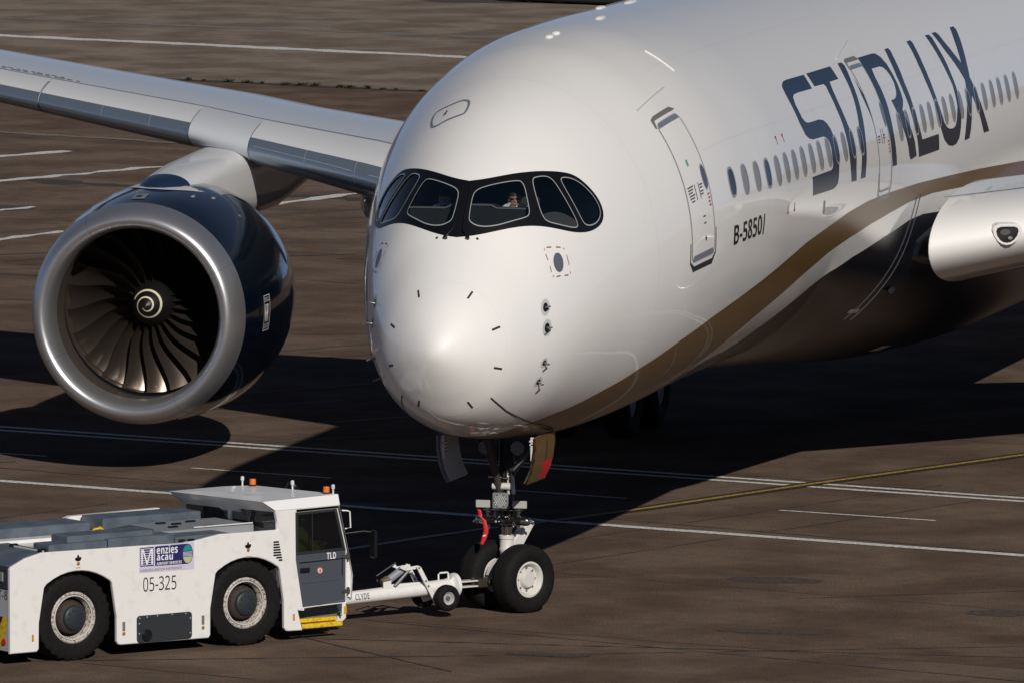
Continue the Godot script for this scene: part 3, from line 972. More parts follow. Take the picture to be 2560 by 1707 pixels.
func build_windows() -> void:
	var frame := M(0.36, 0.37, 0.39, 0.35, 0.3, 0.4)
	var pale := M(0.235, 0.228, 0.220, 0.3, 0.0, 0.15)
	var blue := M(0.016, 0.024, 0.040, 0.2, 0.0, 0.2)
	for i in WIN_S.size():
		var s: float = WIN_S[i]
		var a := 78.5 if i > 3 else [76.9, 77.6, 78.0, 78.2][i] as float
		var outer := PackedVector2Array()
		for k in 26:
			var th := TAU * k / 26
			var c := cos(th)
			var d := sin(th)
			outer.append(Vector2(s + 0.165 * signf(c) * pow(absf(c), 0.72), a + 4.65 * signf(d) * pow(absf(d), 0.85)))
		var mb := MB.new()
		ring(mb, outer, 0.038, 0.006)
		var o := part("cabin_window", mb, frame)
		var inner := PackedVector2Array()
		for q in outer:
			inner.append(Vector2(s, a) + (q - Vector2(s, a)) * Vector2(0.8, 0.86))
		mb = MB.new()
		patch(mb, inner, 0.0015)
		part("pane", mb, blue if i in [0, 3, 14] else pale, o)

func door_outline(s0: float, s1: float, a0: float, a1: float, r: float) -> PackedVector2Array:
	var q := PackedVector2Array()
	var ka := 19.5 * r
	for k in 4:
		for e in 5:
			var th := PI / 2 * (k + e / 4.0)
			var cx := s1 - r if k in [0, 3] else s0 + r
			var cy := a1 - ka if k in [0, 1] else a0 + ka
			q.append(Vector2(cx + cos(th) * r, cy + sin(th) * ka))
	return q

func build_door(s0: float, s1: float, a0: float, a1: float, front: bool) -> void:
	var mb := MB.new()
	var o := door_outline(s0, s1, a0, a1, 0.14)
	patch(mb, o, 0.005)
	var d := part("door", mb, W)
	mb = MB.new()
	ring(mb, o, 0.034, 0.0075)
	part("door_trim", mb, M(0.3, 0.315, 0.36, 0.4, 0.1), d)
	for e in ([[a0 + 0.3, a0 + 1.9], [a1 - 2.0, a1 - 0.3]] if front else [[a0 + 0.3, a0 + 1.5]]):
		mb = MB.new()
		patch(mb, PackedVector2Array([Vector2(s0 + 0.10, e[0]), Vector2(s1 - 0.10, e[0]), Vector2(s1 - 0.05, e[1]), Vector2(s0 + 0.05, e[1])]), 0.010)
		part("trim_band", mb, M(0.2, 0.215, 0.27, 0.4, 0.2), d)
	mb = MB.new()
	var low := PackedVector2Array([Vector2(s0 - 0.02, a1 - 6.2), Vector2(s0 - 0.05, a1 - 6.2), Vector2(s0 - 0.05, a1 - 0.2), Vector2(s0 + 0.1, a1 + 2.9), Vector2(s1 - 0.08, a1 + 2.9), Vector2(s1 + 0.06, a1 - 0.2), Vector2(s1 + 0.06, a1 - 7.6), Vector2(s1 + 0.035, a1 - 7.6), Vector2(s1 + 0.03, a1 - 0.6), Vector2(s1 - 0.1, a1 + 1.2), Vector2(s0 + 0.12, a1 + 1.2), Vector2(s0 - 0.02, a1 - 0.6)])
	patch(mb, low, 0.004)
	part("door_sill_plate", mb, M(0.035, 0.037, 0.042, 0.5, 0.3) if front else GREY, d)
	mb = MB.new()
	patch(mb, PackedVector2Array([Vector2(s0 + 0.0, a0 + 1.6), Vector2(s0 - 0.05, a0 + 1.0), Vector2(s0 - 0.03, a0 - 2.0), Vector2(s0 + 0.1, a0 - 2.6), Vector2(s1 - 0.14, a0 - 2.6), Vector2(s1 + 0.02, a0 - 1.2), Vector2(s1 - 0.08, a0 - 1.0), Vector2(s0 + 0.06, a0 - 1.1)]), 0.004)
	part("door_head_plate", mb, M(0.17, 0.16, 0.155, 0.5, 0.1), d)
	mb = MB.new()
	var wc := Vector2(s1 - 0.13, a0 + 21.3) if front else Vector2(s1 - 0.1, a0 + 18.0)
	patch(mb, circle(wc, 0.085, 3.6, 20), 0.010)
	part("door_window", mb, M(0.13, 0.13, 0.15, 0.15, 0.5, 0.6), d)
	mb = MB.new()
	ring(mb, circle(wc, 0.10, 4.1, 20), 0.014, 0.012)
	part("window_rim", mb, GREY, d)
	# stencils
	var tm := M(0.06, 0.06, 0.065, 0.6)
	mb = MB.new()
	for e in ([[0.10, 22.0, 0.22, 3], [0.12, 24.6, 0.2, 2], [0.16, 26.4, 0.12, 1], [0.55, 22.6, 0.13, 2], [0.55, 24.6, 0.12, 2], [0.5, 32.0, 0.1, 1], [0.5, 34.0, 0.1, 1]] if front else [[0.1, 24.0, 0.16, 3], [0.5, 24.0, 0.14, 2]]):
		for k in e[3]:
			patch(mb, PackedVector2Array([Vector2(s0 + e[0], a0 + e[1] + k * 0.85), Vector2(s0 + e[0] + e[2] * (1.0 - 0.15 * k), a0 + e[1] + k * 0.85), Vector2(s0 + e[0] + e[2] * (1.0 - 0.15 * k), a0 + e[1] + 0.4 + k * 0.85), Vector2(s0 + e[0], a0 + e[1] + 0.4 + k * 0.85)]), 0.011)
	for e in [0.36, 0.51]:
		patch(mb, PackedVector2Array([Vector2(s0 + e, a0 + 22.0), Vector2(s0 + e + 0.018, a0 + 22.0), Vector2(s0 + e + 0.028, a0 + 26.8), Vector2(s0 + e + 0.008, a0 + 26.8)]), 0.011)
	part("door_stencil", mb, tm, d).set_meta("kind", "stuff")
	mb = MB.new()
	for k in 4:
		var x0 := s1 - 0.16 + 0.01 * (k % 2)
		patch(mb, PackedVector2Array([Vector2(x0, a0 + 26.2 + k * 1.1), Vector2(x0 + 0.09, a0 + 26.2 + k * 1.1), Vector2(x0 + 0.08, a0 + 26.8 + k * 1.1), Vector2(x0, a0 + 26.8 + k * 1.1)]), 0.011)
	part("red_stencil", mb, M(0.45, 0.12, 0.12, 0.6), d).set_meta("kind", "stuff")
	if front:
		mb = MB.new()
		patch(mb, PackedVector2Array([Vector2(s0 + 0.34, a0 + 14.2), Vector2(s0 + 0.4, a0 + 14.2), Vector2(s0 + 0.4, a0 + 16.2), Vector2(s0 + 0.34, a0 + 16.2)]), 0.011)
		part("green_stencil", mb, M(0.12, 0.3, 0.2, 0.6), d)
		mb = MB.new()
		patch(mb, circle(Vector2(6.45, 89.2), 0.028, 0.75, 12), 0.011)
		part("vent_port", mb, BLACK, d)

func build_flight_deck() -> void:
	var mb := MB.new()
	# glareshield: lower in the outer parts, a step up in the middle
	prism(mb, PackedVector2Array([Vector2(-0.98, 5.6), Vector2(0.98, 5.6), Vector2(0.98, 6.355), Vector2(0.38, 6.355), Vector2(0.29, 6.40), Vector2(-0.29, 6.40), Vector2(-0.38, 6.345), Vector2(-0.98, 6.34)]), -2.85, -2.5, 0.02)
	var gs := part("glareshield", mb, M(0.006, 0.008, 0.009, 0.8))
	mb = MB.new()
	for e in [[-0.98, 6.342, -0.40, 6.348], [-0.40, 6.35, -0.30, 6.402], [-0.30, 6.402, 0.30, 6.402], [0.30, 6.402, 0.39, 6.357], [0.39, 6.357, 0.98, 6.357]]:
		rod(mb, Vector3(e[0], e[1], -2.5), Vector3(e[2], e[3], -2.5), 0.016, -1.0, 8)
	part("glareshield_edge", mb, M(0.10, 0.11, 0.115, 0.7), gs).set_meta("kind", "stuff")
	mb = MB.new()
	var wall := []
	for e in [4.05, 4.13]:
		var row := PackedVector3Array()
		for j in 60:
			row.append(skin(e, j * 6.0, -0.04))
		wall.append(row)
	grid(mb, wall, true, true)
	part("flight_deck_bulkhead", mb, M(0.05, 0.055, 0.06, 0.8))
	mb = MB.new()
	box(mb, Vector3(0, 5.5, -3.4), Vector3(2.5, 0.06, 1.6))
	part("flight_deck_floor", mb, M(0.05, 0.05, 0.055, 0.9))
	for x in [0.58, -0.55]:
		mb = MB.new()
		box(mb, Vector3(x, 6.02, -3.4), Vector3(0.5, 0.9, 0.12), 0.05)
		var o := part("pilot_seat", mb, M(0.03, 0.03, 0.035, 0.8))
		mb = MB.new()
		box(mb, Vector3(x, 6.62, -3.4), Vector3(0.26, 0.2, 0.1), 0.04)
		part("headrest", mb, M(0.03, 0.03, 0.035, 0.8), o)

# ---------------------------------------------------------------- wings, engines, landing gear
func tab_at(xs: Array, ys: Array, x: float) -> float:
	for i in xs.size() - 1:
		if x <= xs[i + 1]:
			return lerpf(ys[i], ys[i + 1], clampf((x - xs[i]) / (xs[i + 1] - xs[i]), 0.0, 1.0))
	return ys[-1]

const WX := [3.2, 3.7, 4.2, 5.2, 6.4, 7.6, 8.8, 9.9, 11.3, 12.8, 14.6, 16.6, 18.8, 21.5, 25.0, 29.0, 32.2]

# a point of the wing's section x metres out; f runs round it: -1 trailing edge below, 0 leading edge, 1 trailing edge above
func wing_pt(x: float, f: float, off := 0.0) -> Vector3:
	var zl := -21.0 - 0.66 * (x - 3.2)
	var yl := tab_at([2.2, 3.2, 5.0, 7.2, 9.3, 11.25, 13.1, 15.7, 20.0, 32.0], [4.10, 4.20, 4.48, 4.92, 5.20, 5.46, 5.64, 5.90, 6.35, 7.5], x)
	var ch := zl + 33.7 if x < 10.0 else lerpf(8.2, 1.9, (x - 10.0) / 22.2)
	var th := tab_at([3.0, 10.0, 20.0, 32.0], [0.130, 0.112, 0.10, 0.09], x)
	var inc := deg_to_rad(tab_at([3.0, 10.0, 20.0, 32.0], [2.6, 1.2, 0.0, -1.5], x))
	var u := f * f
	var yt := 5.0 * th * (0.2969 * sqrt(u) - 0.126 * u - 0.3516 * u * u + 0.2843 * u * u * u - 0.1036 * u * u * u * u)
	var cam := 0.018 * sin(PI * u)
	var p := Vector2(u, cam + (yt if f > 0.0 else -yt)) * ch
	if off != 0.0:
		p += Vector2(-1.0 if absf(f) < 0.12 else 0.0, signf(f) if absf(f) > 0.03 else 0.0).normalized() * off
	var c := cos(inc)
	var s := sin(inc)
	return Vector3(x, yl + p.y * c - p.x * s, zl - p.x * c - p.y * s)

func wing_rows(xs: Array, f0: float, f1: float, cnt: int, off: float, side: float) -> Array:
	var rows := []
	for x in xs:
		var row := PackedVector3Array()
		for k in cnt:
			var p := wing_pt(x, lerpf(f0, f1, float(k) / (cnt - 1)), off)
			p.x *= side
			row.append(p)
		rows.append(row)
	return rows

func build_wing(side: float) -> void:
	var paint := M(0.60, 0.625, 0.66, 0.35, 0.0, 0.6)
	var mb := MB.new()
	grid(mb, wing_rows(WX, -1.0, 0.995, 46, 0.0, side), true, true)
	var w := part("wing", mb, paint)
	var line := M(0.02, 0.022, 0.03, 0.6)
	mb = MB.new()
	grid(mb, wing_rows([3.21, 3.6, 4.2, 4.8, 5.3, 5.58], -0.34, 0.36, 36, 0.006, side))
	part("root_leading_edge", mb, W, w)
	var spans := [[5.6, 9.95], [11.3, 14.75], [14.78, 19.3], [19.33, 24.0], [24.03, 31.0]]
	var metal := M(0.31, 0.38, 0.46, 0.28, 0.7)
	var pale := M(0.66, 0.665, 0.68, 0.4, 0.0, 0.5)
	for e in spans:
		var xs := []
		for k in 13:
			xs.append(lerpf(e[0], e[1], k / 12.0))
		mb = MB.new()
		grid(mb, wing_rows(xs, 0.15, 0.36, 7, 0.006, side))
		var sl := part("slat", mb, pale, w)
		mb = MB.new()
		grid(mb, wing_rows(xs, -0.24, 0.15, 15, 0.008, side))
		part("slat_nose", mb, metal, sl)
		for x in e:
			mb = MB.new()
			var rows := []
			for k in 16:
				var f := lerpf(-0.24, 0.32, k / 15.0)
				var a := wing_pt(x - 0.006, f, 0.011)
				var b := wing_pt(x + 0.006, f, 0.011)
				a.x *= side
				b.x *= side
				rows.append(PackedVector3Array([a, b]))
			grid(mb, rows)
			part("slat_gap", mb, line, sl)
	# seams on the slats' bare metal, stencils along the joint
	var seam := M(0.36, 0.42, 0.48, 0.4, 0.4)
	for x in [6.5, 7.6, 8.7, 12.2, 13.3, 15.9, 17.2, 20.4]:
		mb = MB.new()
		var rows := []
		for k in 12:
			var f := lerpf(-0.1, 0.148, k / 11.0)
			var a := wing_pt(x - 0.006, f, 0.0105)
			var b := wing_pt(x + 0.006, f, 0.0105)
			rows.append(PackedVector3Array([Vector3(a.x * side, a.y, a.z), Vector3(b.x * side, b.y, b.z)]))
		grid(mb, rows)
		part("slat_seam", mb, seam, w)
	mb = MB.new()
	grid(mb, wing_rows([5.7, 7.0, 8.4, 9.85], 0.052, 0.06, 2, 0.0105, side))
	part("slat_seam", mb, seam, w)
	mb = MB.new()
	for k in 14:
		grid(mb, wing_rows([14.2 + 0.17 * k, 14.28 + 0.17 * k + 0.05 * (k % 3)], 0.392, 0.402, 2, 0.006, side))
		grid(mb, wing_rows([14.6 + 0.17 * k, 14.68 + 0.17 * k + 0.04 * (k % 2)], 0.41, 0.418, 2, 0.006, side))
	part("wing_stencil", mb, M(0.16, 0.17, 0.19, 0.6), w).set_meta("kind", "stuff")
	mb = MB.new()
	var xs2 := []
	for k in 40:
		xs2.append(lerpf(3.1, 31.0, k / 39.0))
	grid(mb, wing_rows(xs2, 0.372, 0.3755, 2, 0.008, side))
	part("wing_joint", mb, line, w)
	# spoiler and flap edges
	for e in [[3.4, 9.6, 0.83, 0.832], [10.2, 20.0, 0.83, 0.832]]:
		mb = MB.new()
		var xs3 := []
		for k in 20:
			xs3.append(lerpf(e[0], e[1], k / 19.0))
		grid(mb, wing_rows(xs3, e[2], e[3], 2, 0.008, side))
		part("flap_joint", mb, GREY, w)
	# canoe fairings under the trailing edge
	for x in [8.3]:
		mb = MB.new()
		var rows := []
		var zl := wing_pt(x, 0.72).z
		for k in 12:
			var u := k / 11.0
			var r := sqrt(maxf(0.0, 1.0 - pow(2.0 * u - 1.0, 2))) * 0.58 + 0.02
			var row := PackedVector3Array()
			for j in 14:
				var a := TAU * j / 14
				row.append(Vector3(side * x + cos(a) * r * 0.62, wing_pt(x, -0.7).y - 0.35 - 0.35 * u + sin(a) * r, zl - lerpf(-2.0, 3.6, u)))
			rows.append(row)
		grid(mb, rows, true, true)
		part("flap_track_fairing", mb, paint, w)
	# root fairing between body and wing
	mb = MB.new()
	var fr := []
	for k in 22:
		var u := k / 21.0
		var row := PackedVector3Array()
		var r := pow(sin(PI * clampf(u * 0.95 + 0.03, 0, 1)), 0.5)
		for j in 16:
			var a := TAU * j / 16
			row.append(Vector3(side * (2.75 + cos(a) * 0.55 * r), lerpf(4.15, 4.2, u) + sin(a) * 0.62 * r, -21.55 - 12.5 * u))
		fr.append(row)
	grid(mb, fr, true, true)
	part("wing_root_fairing", mb, M(0.005, 0.007, 0.016, 0.3), w)
	if side > 0:
		# the landing light let into the root's leading edge
		var xf := frame_along(wing_pt(4.38, 0.012), wing_pt(4.38, 0.012) + Vector3(0.45, -0.10, 0.88))
		xf.origin += xf.basis.z * 0.05
		var shape := PackedVector2Array()
		for e in [[-0.30, 0.10], [-0.27, 0.18], [-0.18, 0.215], [0.0, 0.22], [0.18, 0.215], [0.27, 0.18], [0.30, 0.10], [0.27, -0.02], [0.19, -0.13], [0.10, -0.19], [0.0, -0.21], [-0.10, -0.19], [-0.19, -0.13], [-0.27, -0.02]]:
			shape.append(Vector2(-e[0], e[1]) * 0.66)
		var big := PackedVector2Array()
		for q in shape:
			big.append(q * 1.3)
		mb = MB.new()
		prism(mb, big, -0.35, 0.012, 0.008, xf)
		var ll := part("landing_light", mb, W, w)
		mb = MB.new()
		prism(mb, shape, -0.18, 0.022, 0.01, xf)
		part("lens", mb, M(0.03, 0.032, 0.034, 0.08, 0.4, 0.8), ll)
		mb = MB.new()
		prism(mb, circle(Vector2(-0.04, 0.05), 0.09, 0.05, 18), 0.02, 0.026, 0.003, xf)
		part("reflector", mb, M(0.35, 0.35, 0.36, 0.25, 0.8), ll)
		mb = MB.new()
		prism(mb, circle(Vector2(0.05, -0.05), 0.04, 0.03, 14), 0.02, 0.027, 0.003, xf)
		part("reflector", mb, M(0.5, 0.48, 0.42, 0.3, 0.6), ll)

const FAN_Y := 2.892

func build_engine(cx: float) -> void:
	var zl := -20.41
	var xf := Transform3D(Basis.from_scale(Vector3(1.035, 1.035, 1.0)), Vector3(cx, FAN_Y, zl))
	var droop := func(P: Vector3, _j: int, _i: int) -> Vector3:
		return P + Vector3(0, -0.10 * clampf(1.0 + P.z / 2.2, 0.0, 1.0), 0)
	var mb := MB.new()
	var outer := []
	for e in [[4.75, 1.50], [4.4, 1.63], [3.9, 1.775], [3.3, 1.915], [2.7, 1.985], [2.1, 1.99], [1.6, 1.972], [1.1, 1.938], [0.75, 1.898], [0.43, 1.845]]:
		outer.append(Vector2(-e[0], e[1]))
	lathe(mb, outer, xf, 96, droop)
	var eng := part("engine", mb, M(0.003, 0.006, 0.0125, 0.12, 0.0, 0.8))
	mb = MB.new()
	var lip := []
	for e in [[0.43, 1.845], [0.3, 1.812], [0.2, 1.78], [0.12, 1.742], [0.06, 1.70], [0.02, 1.655], [0.0, 1.605], [0.015, 1.558], [0.05, 1.515], [0.11, 1.475], [0.2, 1.445], [0.32, 1.43], [0.45, 1.427]]:
		lip.append(Vector2(-e[0], e[1]))
	lathe(mb, lip, xf, 128, droop)
	var lipo := part("intake_lip", mb, ALU, eng)
	for deg in [28.0, 118.0, 208.0, 298.0]:
		mb = MB.new()
		var seg := []
		for e in lip:
			var row := PackedVector3Array()
			for q in [-0.0022, 0.0022]:
				var th: float = deg_to_rad(deg) + q
				var P := Vector3(cos(th) * e.y, sin(th) * e.y, e.x + 0.002)
				P += Vector3(cos(th), sin(th), 0) * (0.003 if seg.size() < 7 else -0.003)
				row.append(xf * droop.call(P, 0, 0))
			seg.append(row)
		grid(mb, seg)
		part("lip_joint", mb, M(0.16, 0.16, 0.165, 0.5, 0.5), lipo)
	mb = MB.new()
	lathe(mb, [Vector2(-0.45, 1.427), Vector2(-0.6, 1.428), Vector2(-0.8, 1.438), Vector2(-0.98, 1.452)], xf, 96, droop)
	var liner := M(0.12, 0.10, 0.085, 0.35, 0.5)
	liner.heightmap_enabled = true
	liner.heightmap_scale = 0.6
	liner.heightmap_texture = noise_tex(91, 0.35, Color.BLACK, Color.WHITE, 1, 256)
	liner.uv1_triplanar = true
	liner.uv1_scale = Vector3.ONE * 3.0
	part("intake_liner", mb, liner, eng)
	mb = MB.new()
	lathe(mb, [Vector2(-0.98, 1.452), Vector2(-1.02, 1.475), Vector2(-1.3, 1.488), Vector2(-1.9, 1.488), Vector2(-1.9, 0.2)], xf, 96)
	part("fan_case", mb, M(0.22, 0.17, 0.135, 0.3, 0.8), eng)
	# fan
	var titan := M(0.13, 0.107, 0.09, 0.3, 0.85)
	var bl := MB.new()
	var rows := []
	for i in 11:
		var u := i / 10.0
		var r := lerpf(0.34, 1.478, u)
		var beta := deg_to_rad(lerpf(24.0, 63.0, pow(u, 0.85)))
		var ch := lerpf(0.36, 0.56, u)
		var sweep := lerpf(-0.03, 0.20, smoothstep(0.15, 0.95, u)) - 0.05 * sin(PI * u)
		var row := PackedVector3Array()
		for k in 7:
			var c := k / 6.0
			var bow := 0.05 * sin(PI * c)
			var tan_ := sweep + c * ch * sin(beta) - bow * cos(beta)
			var ax := -1.22 - 0.10 * sin(PI * u) - c * ch * cos(beta) - bow * sin(beta)
			var th := -PI / 2 + tan_ / maxf(r, 0.3)
			row.append(Vector3(cos(th) * r, sin(th) * r, ax))
		rows.append(row)
	grid(bl, rows)
	var bm := bl.mesh()
	for k in 22:
		var b := MeshInstance3D.new()
		b.name = "fan_blade"
		b.mesh = bm
		b.material_override = titan
		b.transform = xf * Transform3D(Basis(Vector3.BACK, TAU * (k + 0.3) / 22), Vector3.ZERO)
		eng.add_child(b, true)
	mb = MB.new()
	var sp := []
	for e in [[1.45, 0.40], [1.26, 0.36], [1.12, 0.29], [1.0, 0.205], [0.92, 0.125], [0.86, 0.055], [0.84, 0.0]]:
		sp.append(Vector2(-e[0], e[1]))
	lathe(mb, sp, xf, 48)
	var spin := part("spinner", mb, M(0.006, 0.006, 0.006, 0.45), eng)
	mb = MB.new()
	var r0 := []
	for k in 61:
		var u := k / 60.0
		var th := deg_to_rad(160.0) - (1.0 - u) * TAU * 1.85
		var r := lerpf(0.06, 0.27, pow(u, 0.9))
		var wd := lerpf(0.022, 0.030, u)
		var row := PackedVector3Array()
		for q in [r - wd * 0.5, r + wd * 0.5]:
			var ax := tab_at([0.0, 0.055, 0.125, 0.205, 0.29, 0.36], [0.84, 0.86, 0.92, 1.0, 1.12, 1.26], q)
			row.append(xf * Vector3(cos(th) * q, sin(th) * q, -ax + 0.012))
		r0.append(row)
	grid(mb, r0)
	part("spinner_spiral", mb, M(0.62, 0.57, 0.42, 0.6), spin)
	# nozzle and core
	mb = MB.new()
	lathe(mb, [Vector2(-7.2, 0.02), Vector2(-6.6, 0.35), Vector2(-5.9, 0.62), Vector2(-5.2, 0.95), Vector2(-4.6, 1.15), Vector2(-4.0, 1.2)], xf, 40)
	part("engine_core", mb, STEEL, eng)
	# marks: fan cowl badge, vent, latch labels
	var on_cowl := func(d: float, deg: float, off: float) -> Vector3:
		var r := tab_at([0.43, 0.75, 1.1, 1.6, 2.1, 2.7, 3.3, 3.9, 4.4, 4.75], [1.845, 1.898, 1.938, 1.972, 1.98, 1.958, 1.893, 1.775, 1.63, 1.5], d) + off
		var th := deg_to_rad(deg)
		return xf * Vector3(cos(th) * r, sin(th) * r - 0.10 * clampf(1.0 - d / 2.2, 0.0, 1.0), -d)
	var badge := MB.new()
	var add_txt := func(tris: Array, d0: float, h0: float) -> void:
		for k in range(0, tris.size() - 2, 3):
			var P := []
			for e in 3:
				P.append(on_cowl.call(d0 + tris[k + e].x * 1.35, (h0 + tris[k + e].y) / 1.98 * 180.0 / PI, 0.006))
			badge.ftri(P[0], P[1], P[2], Vector3(1, 0, 0))
	var bd := 1.22
	var bh := -0.37
	add_txt.call(lettering("RR", 0.30, 0.115, 400), bd + 0.071, bh + 0.15)
	add_txt.call(lettering("ROYCE", 0.055, 0.17, 400), bd + 0.034, bh + 0.035)
	add_txt.call(lettering("ROLLS", 0.055, 0.17, 400), bd + 0.034, bh + 0.51)
	for e in [[0.0, 0.0, 0.297, 0.012], [0.0, 0.588, 0.297, 0.012], [0.0, 0.108, 0.297, 0.008], [0.0, 0.492, 0.297, 0.008], [0.0, 0.0, 0.014, 0.6], [0.283, 0.0, 0.014, 0.6]]:
		for k in 6:
			var a := k / 6.0
			var b := (k + 1) / 6.0
			var q := func(x: float, y: float) -> Vector3: return on_cowl.call(bd + e[0] + x * e[2], (bh + e[1] + y * e[3]) / 1.98 * 180.0 / PI, 0.006)
			badge.quad(q.call(0.0, a), q.call(1.0, a), q.call(1.0, b), q.call(0.0, b), Vector3(1, 0, 0))
	part("engine_badge", badge, M(0.6, 0.6, 0.6, 0.5), eng)
	var panel := func(called: String, d0: float, d1: float, g0: float, g1: float, off: float, mat: Material) -> void:
		var pm := MB.new()
		var rr := []
		for k in 9:
			rr.append(PackedVector3Array([on_cowl.call(d0, lerpf(g0, g1, k / 8.0), off), on_cowl.call((d0 + d1) / 2, lerpf(g0, g1, k / 8.0), off), on_cowl.call(d1, lerpf(g0, g1, k / 8.0), off)]))
		grid(pm, rr)
		part(called, pm, mat, eng)
	panel.call("vent_plate", 0.62, 0.95, 88.5, 95.5, 0.006, M(0.16, 0.18, 0.20, 0.5))
	panel.call("vent", 0.72, 0.82, 91.0, 93.6, 0.012, BLACK)
	for e in [[1.3, 69.0], [1.75, 62.0], [1.9, 47.0]]:
		panel.call("cowl_label", e[0], e[0] + 0.16, e[1], e[1] + 1.5, 0.006, GREY)
	panel.call("warning_label", 2.3, 2.42, -38.0, -34.0, 0.006, M(0.35, 0.1, 0.1, 0.6))
	panel.call("warning_label", 1.95, 2.06, -39.0, -35.0, 0.006, M(0.35, 0.1, 0.1, 0.6))
	for d in [1.42, 3.4]:
		panel.call("cowl_joint", d, d + 0.014, -60.0, 240.0, 0.003, M(0.02, 0.021, 0.024, 0.5))
	panel.call("drain_strip", 0.52, 0.62, -95.0, -70.0, 0.006, M(0.03, 0.03, 0.03, 0.5))
	# pylon
	mb = MB.new()
	var pr := []
	for e in [[-21.75, 4.79, 0.06, 4.6], [-21.9, 4.93, 0.26, 4.5], [-22.15, 5.03, 0.40, 4.5], [-22.5, 5.08, 0.48, 4.5], [-23.1, 5.12, 0.54, 4.4], [-24.0, 5.17, 0.58, 4.3], [-25.0, 5.21, 0.60, 4.2], [-25.8, 5.25, 0.62, 4.1], [-26.8, 5.3, 0.6, 4.0], [-28.5, 5.2, 0.52, 4.0], [-31.0, 5.3, 0.4, 4.3], [-33.0, 5.2, 0.2, 4.7]]:
		var row := PackedVector3Array()
		var mid: float = (e[1] + e[3]) / 2
		var hh: float = (e[1] - e[3]) / 2
		for j in 32:
			var th := TAU * j / 32
			var c := cos(th)
			var s := sin(th)
			var ex: float = lerpf(0.95, 0.58, smoothstep(-22.2, -24.5, e[0]))
			row.append(Vector3(cx + signf(c) * pow(absf(c), ex) * e[2], mid + signf(s) * pow(absf(s), ex) * hh, e[0]))
		pr.append(row)
	grid(mb, pr.slice(3), true, true)
	var py := part("pylon", mb, M(0.66, 0.66, 0.665, 0.4, 0.0, 0.5))
	mb = MB.new()
	grid(mb, pr.slice(0, 4), true, false)
	part("pylon_nose", mb, M(0.012, 0.026, 0.06, 0.3, 0.0, 0.6), py)
	mb = MB.new()
	var ap := []
	for k in 15:
		var g := lerpf(66.0, 110.0, k / 14.0)
		var row := PackedVector3Array()
		for j in 8:
			row.append(on_cowl.call(lerpf(1.32 + 0.0016 * pow(absf(g - 88.0), 2.0), 4.7, j / 7.0), g, 0.007))
		ap.append(row)
	grid(mb, ap)
	part("pylon_apron", mb, M(0.66, 0.66, 0.665, 0.4, 0.0, 0.5), py)

func tyre_profile(R: float, w: float, rim: float) -> Array:
	var h := w / 2
	return [Vector2(-h * 0.62, rim), Vector2(-h * 0.86, rim + 0.03), Vector2(-h, lerpf(rim, R, 0.42)), Vector2(-h * 0.97, lerpf(rim, R, 0.68)), Vector2(-h * 0.84, lerpf(rim, R, 0.88)), Vector2(-h * 0.62, R * 0.985), Vector2(-h * 0.36, R * 0.998),
		Vector2(-h * 0.355, R * 0.985), Vector2(-h * 0.31, R * 0.985), Vector2(-h * 0.30, R), Vector2(-h * 0.04, R), Vector2(-h * 0.035, R * 0.985), Vector2(h * 0.035, R * 0.985), Vector2(h * 0.04, R), Vector2(h * 0.30, R), Vector2(h * 0.31, R * 0.985), Vector2(h * 0.355, R * 0.985),
		Vector2(h * 0.36, R * 0.998), Vector2(h * 0.62, R * 0.985), Vector2(h * 0.84, lerpf(rim, R, 0.88)), Vector2(h * 0.97, lerpf(rim, R, 0.68)), Vector2(h, lerpf(rim, R, 0.42)), Vector2(h * 0.86, rim + 0.03), Vector2(h * 0.62, rim)]

func aircraft_wheel(parent: Node3D, at: Vector3, axle: Vector3, R: float, w: float, rim: float, paint: Material) -> void:
	var xf := frame_along(at, at + axle)
	var mb := MB.new()
	lathe(mb, tyre_profile(R, w, rim), xf, 48)
	var ty := part("tyre", mb, RUBBER, parent)
	mb = MB.new()
	var h := w / 2
	var half := [Vector2(-h * 0.62, rim * 0.9), Vector2(-h * 0.6, rim + 0.01), Vector2(h * 0.6, rim + 0.01), Vector2(h * 0.74, rim + 0.012), Vector2(h * 0.76, rim * 0.94), Vector2(h * 0.66, rim * 0.86), Vector2(h * 0.36, rim * 0.78), Vector2(h * 0.30, rim * 0.52), Vector2(h * 0.62, rim * 0.48), Vector2(h * 0.70, rim * 0.42), Vector2(h * 0.70, 0.0)]
	lathe(mb, half, xf, 40)
	lathe(mb, [Vector2(-h * 0.62, 0.0), Vector2(-h * 0.62, rim * 0.9)], xf, 40)
	var wh := part("wheel_rim", mb, paint, ty)
	mb = MB.new()
	for k in 8:
		var th := TAU * k / 8
		var c := Vector3(cos(th), sin(th), 0) * rim * 0.66
		rod(mb, xf * (c + Vector3(0, 0, h * 0.26)), xf * (c + Vector3(0, 0, h * 0.40)), rim * 0.075, -1.0, 8)
	part("wheel_bolts", mb, STEEL, wh).set_meta("kind", "stuff")

const GEAR := Vector3(0.02, 0.5, -4.58)

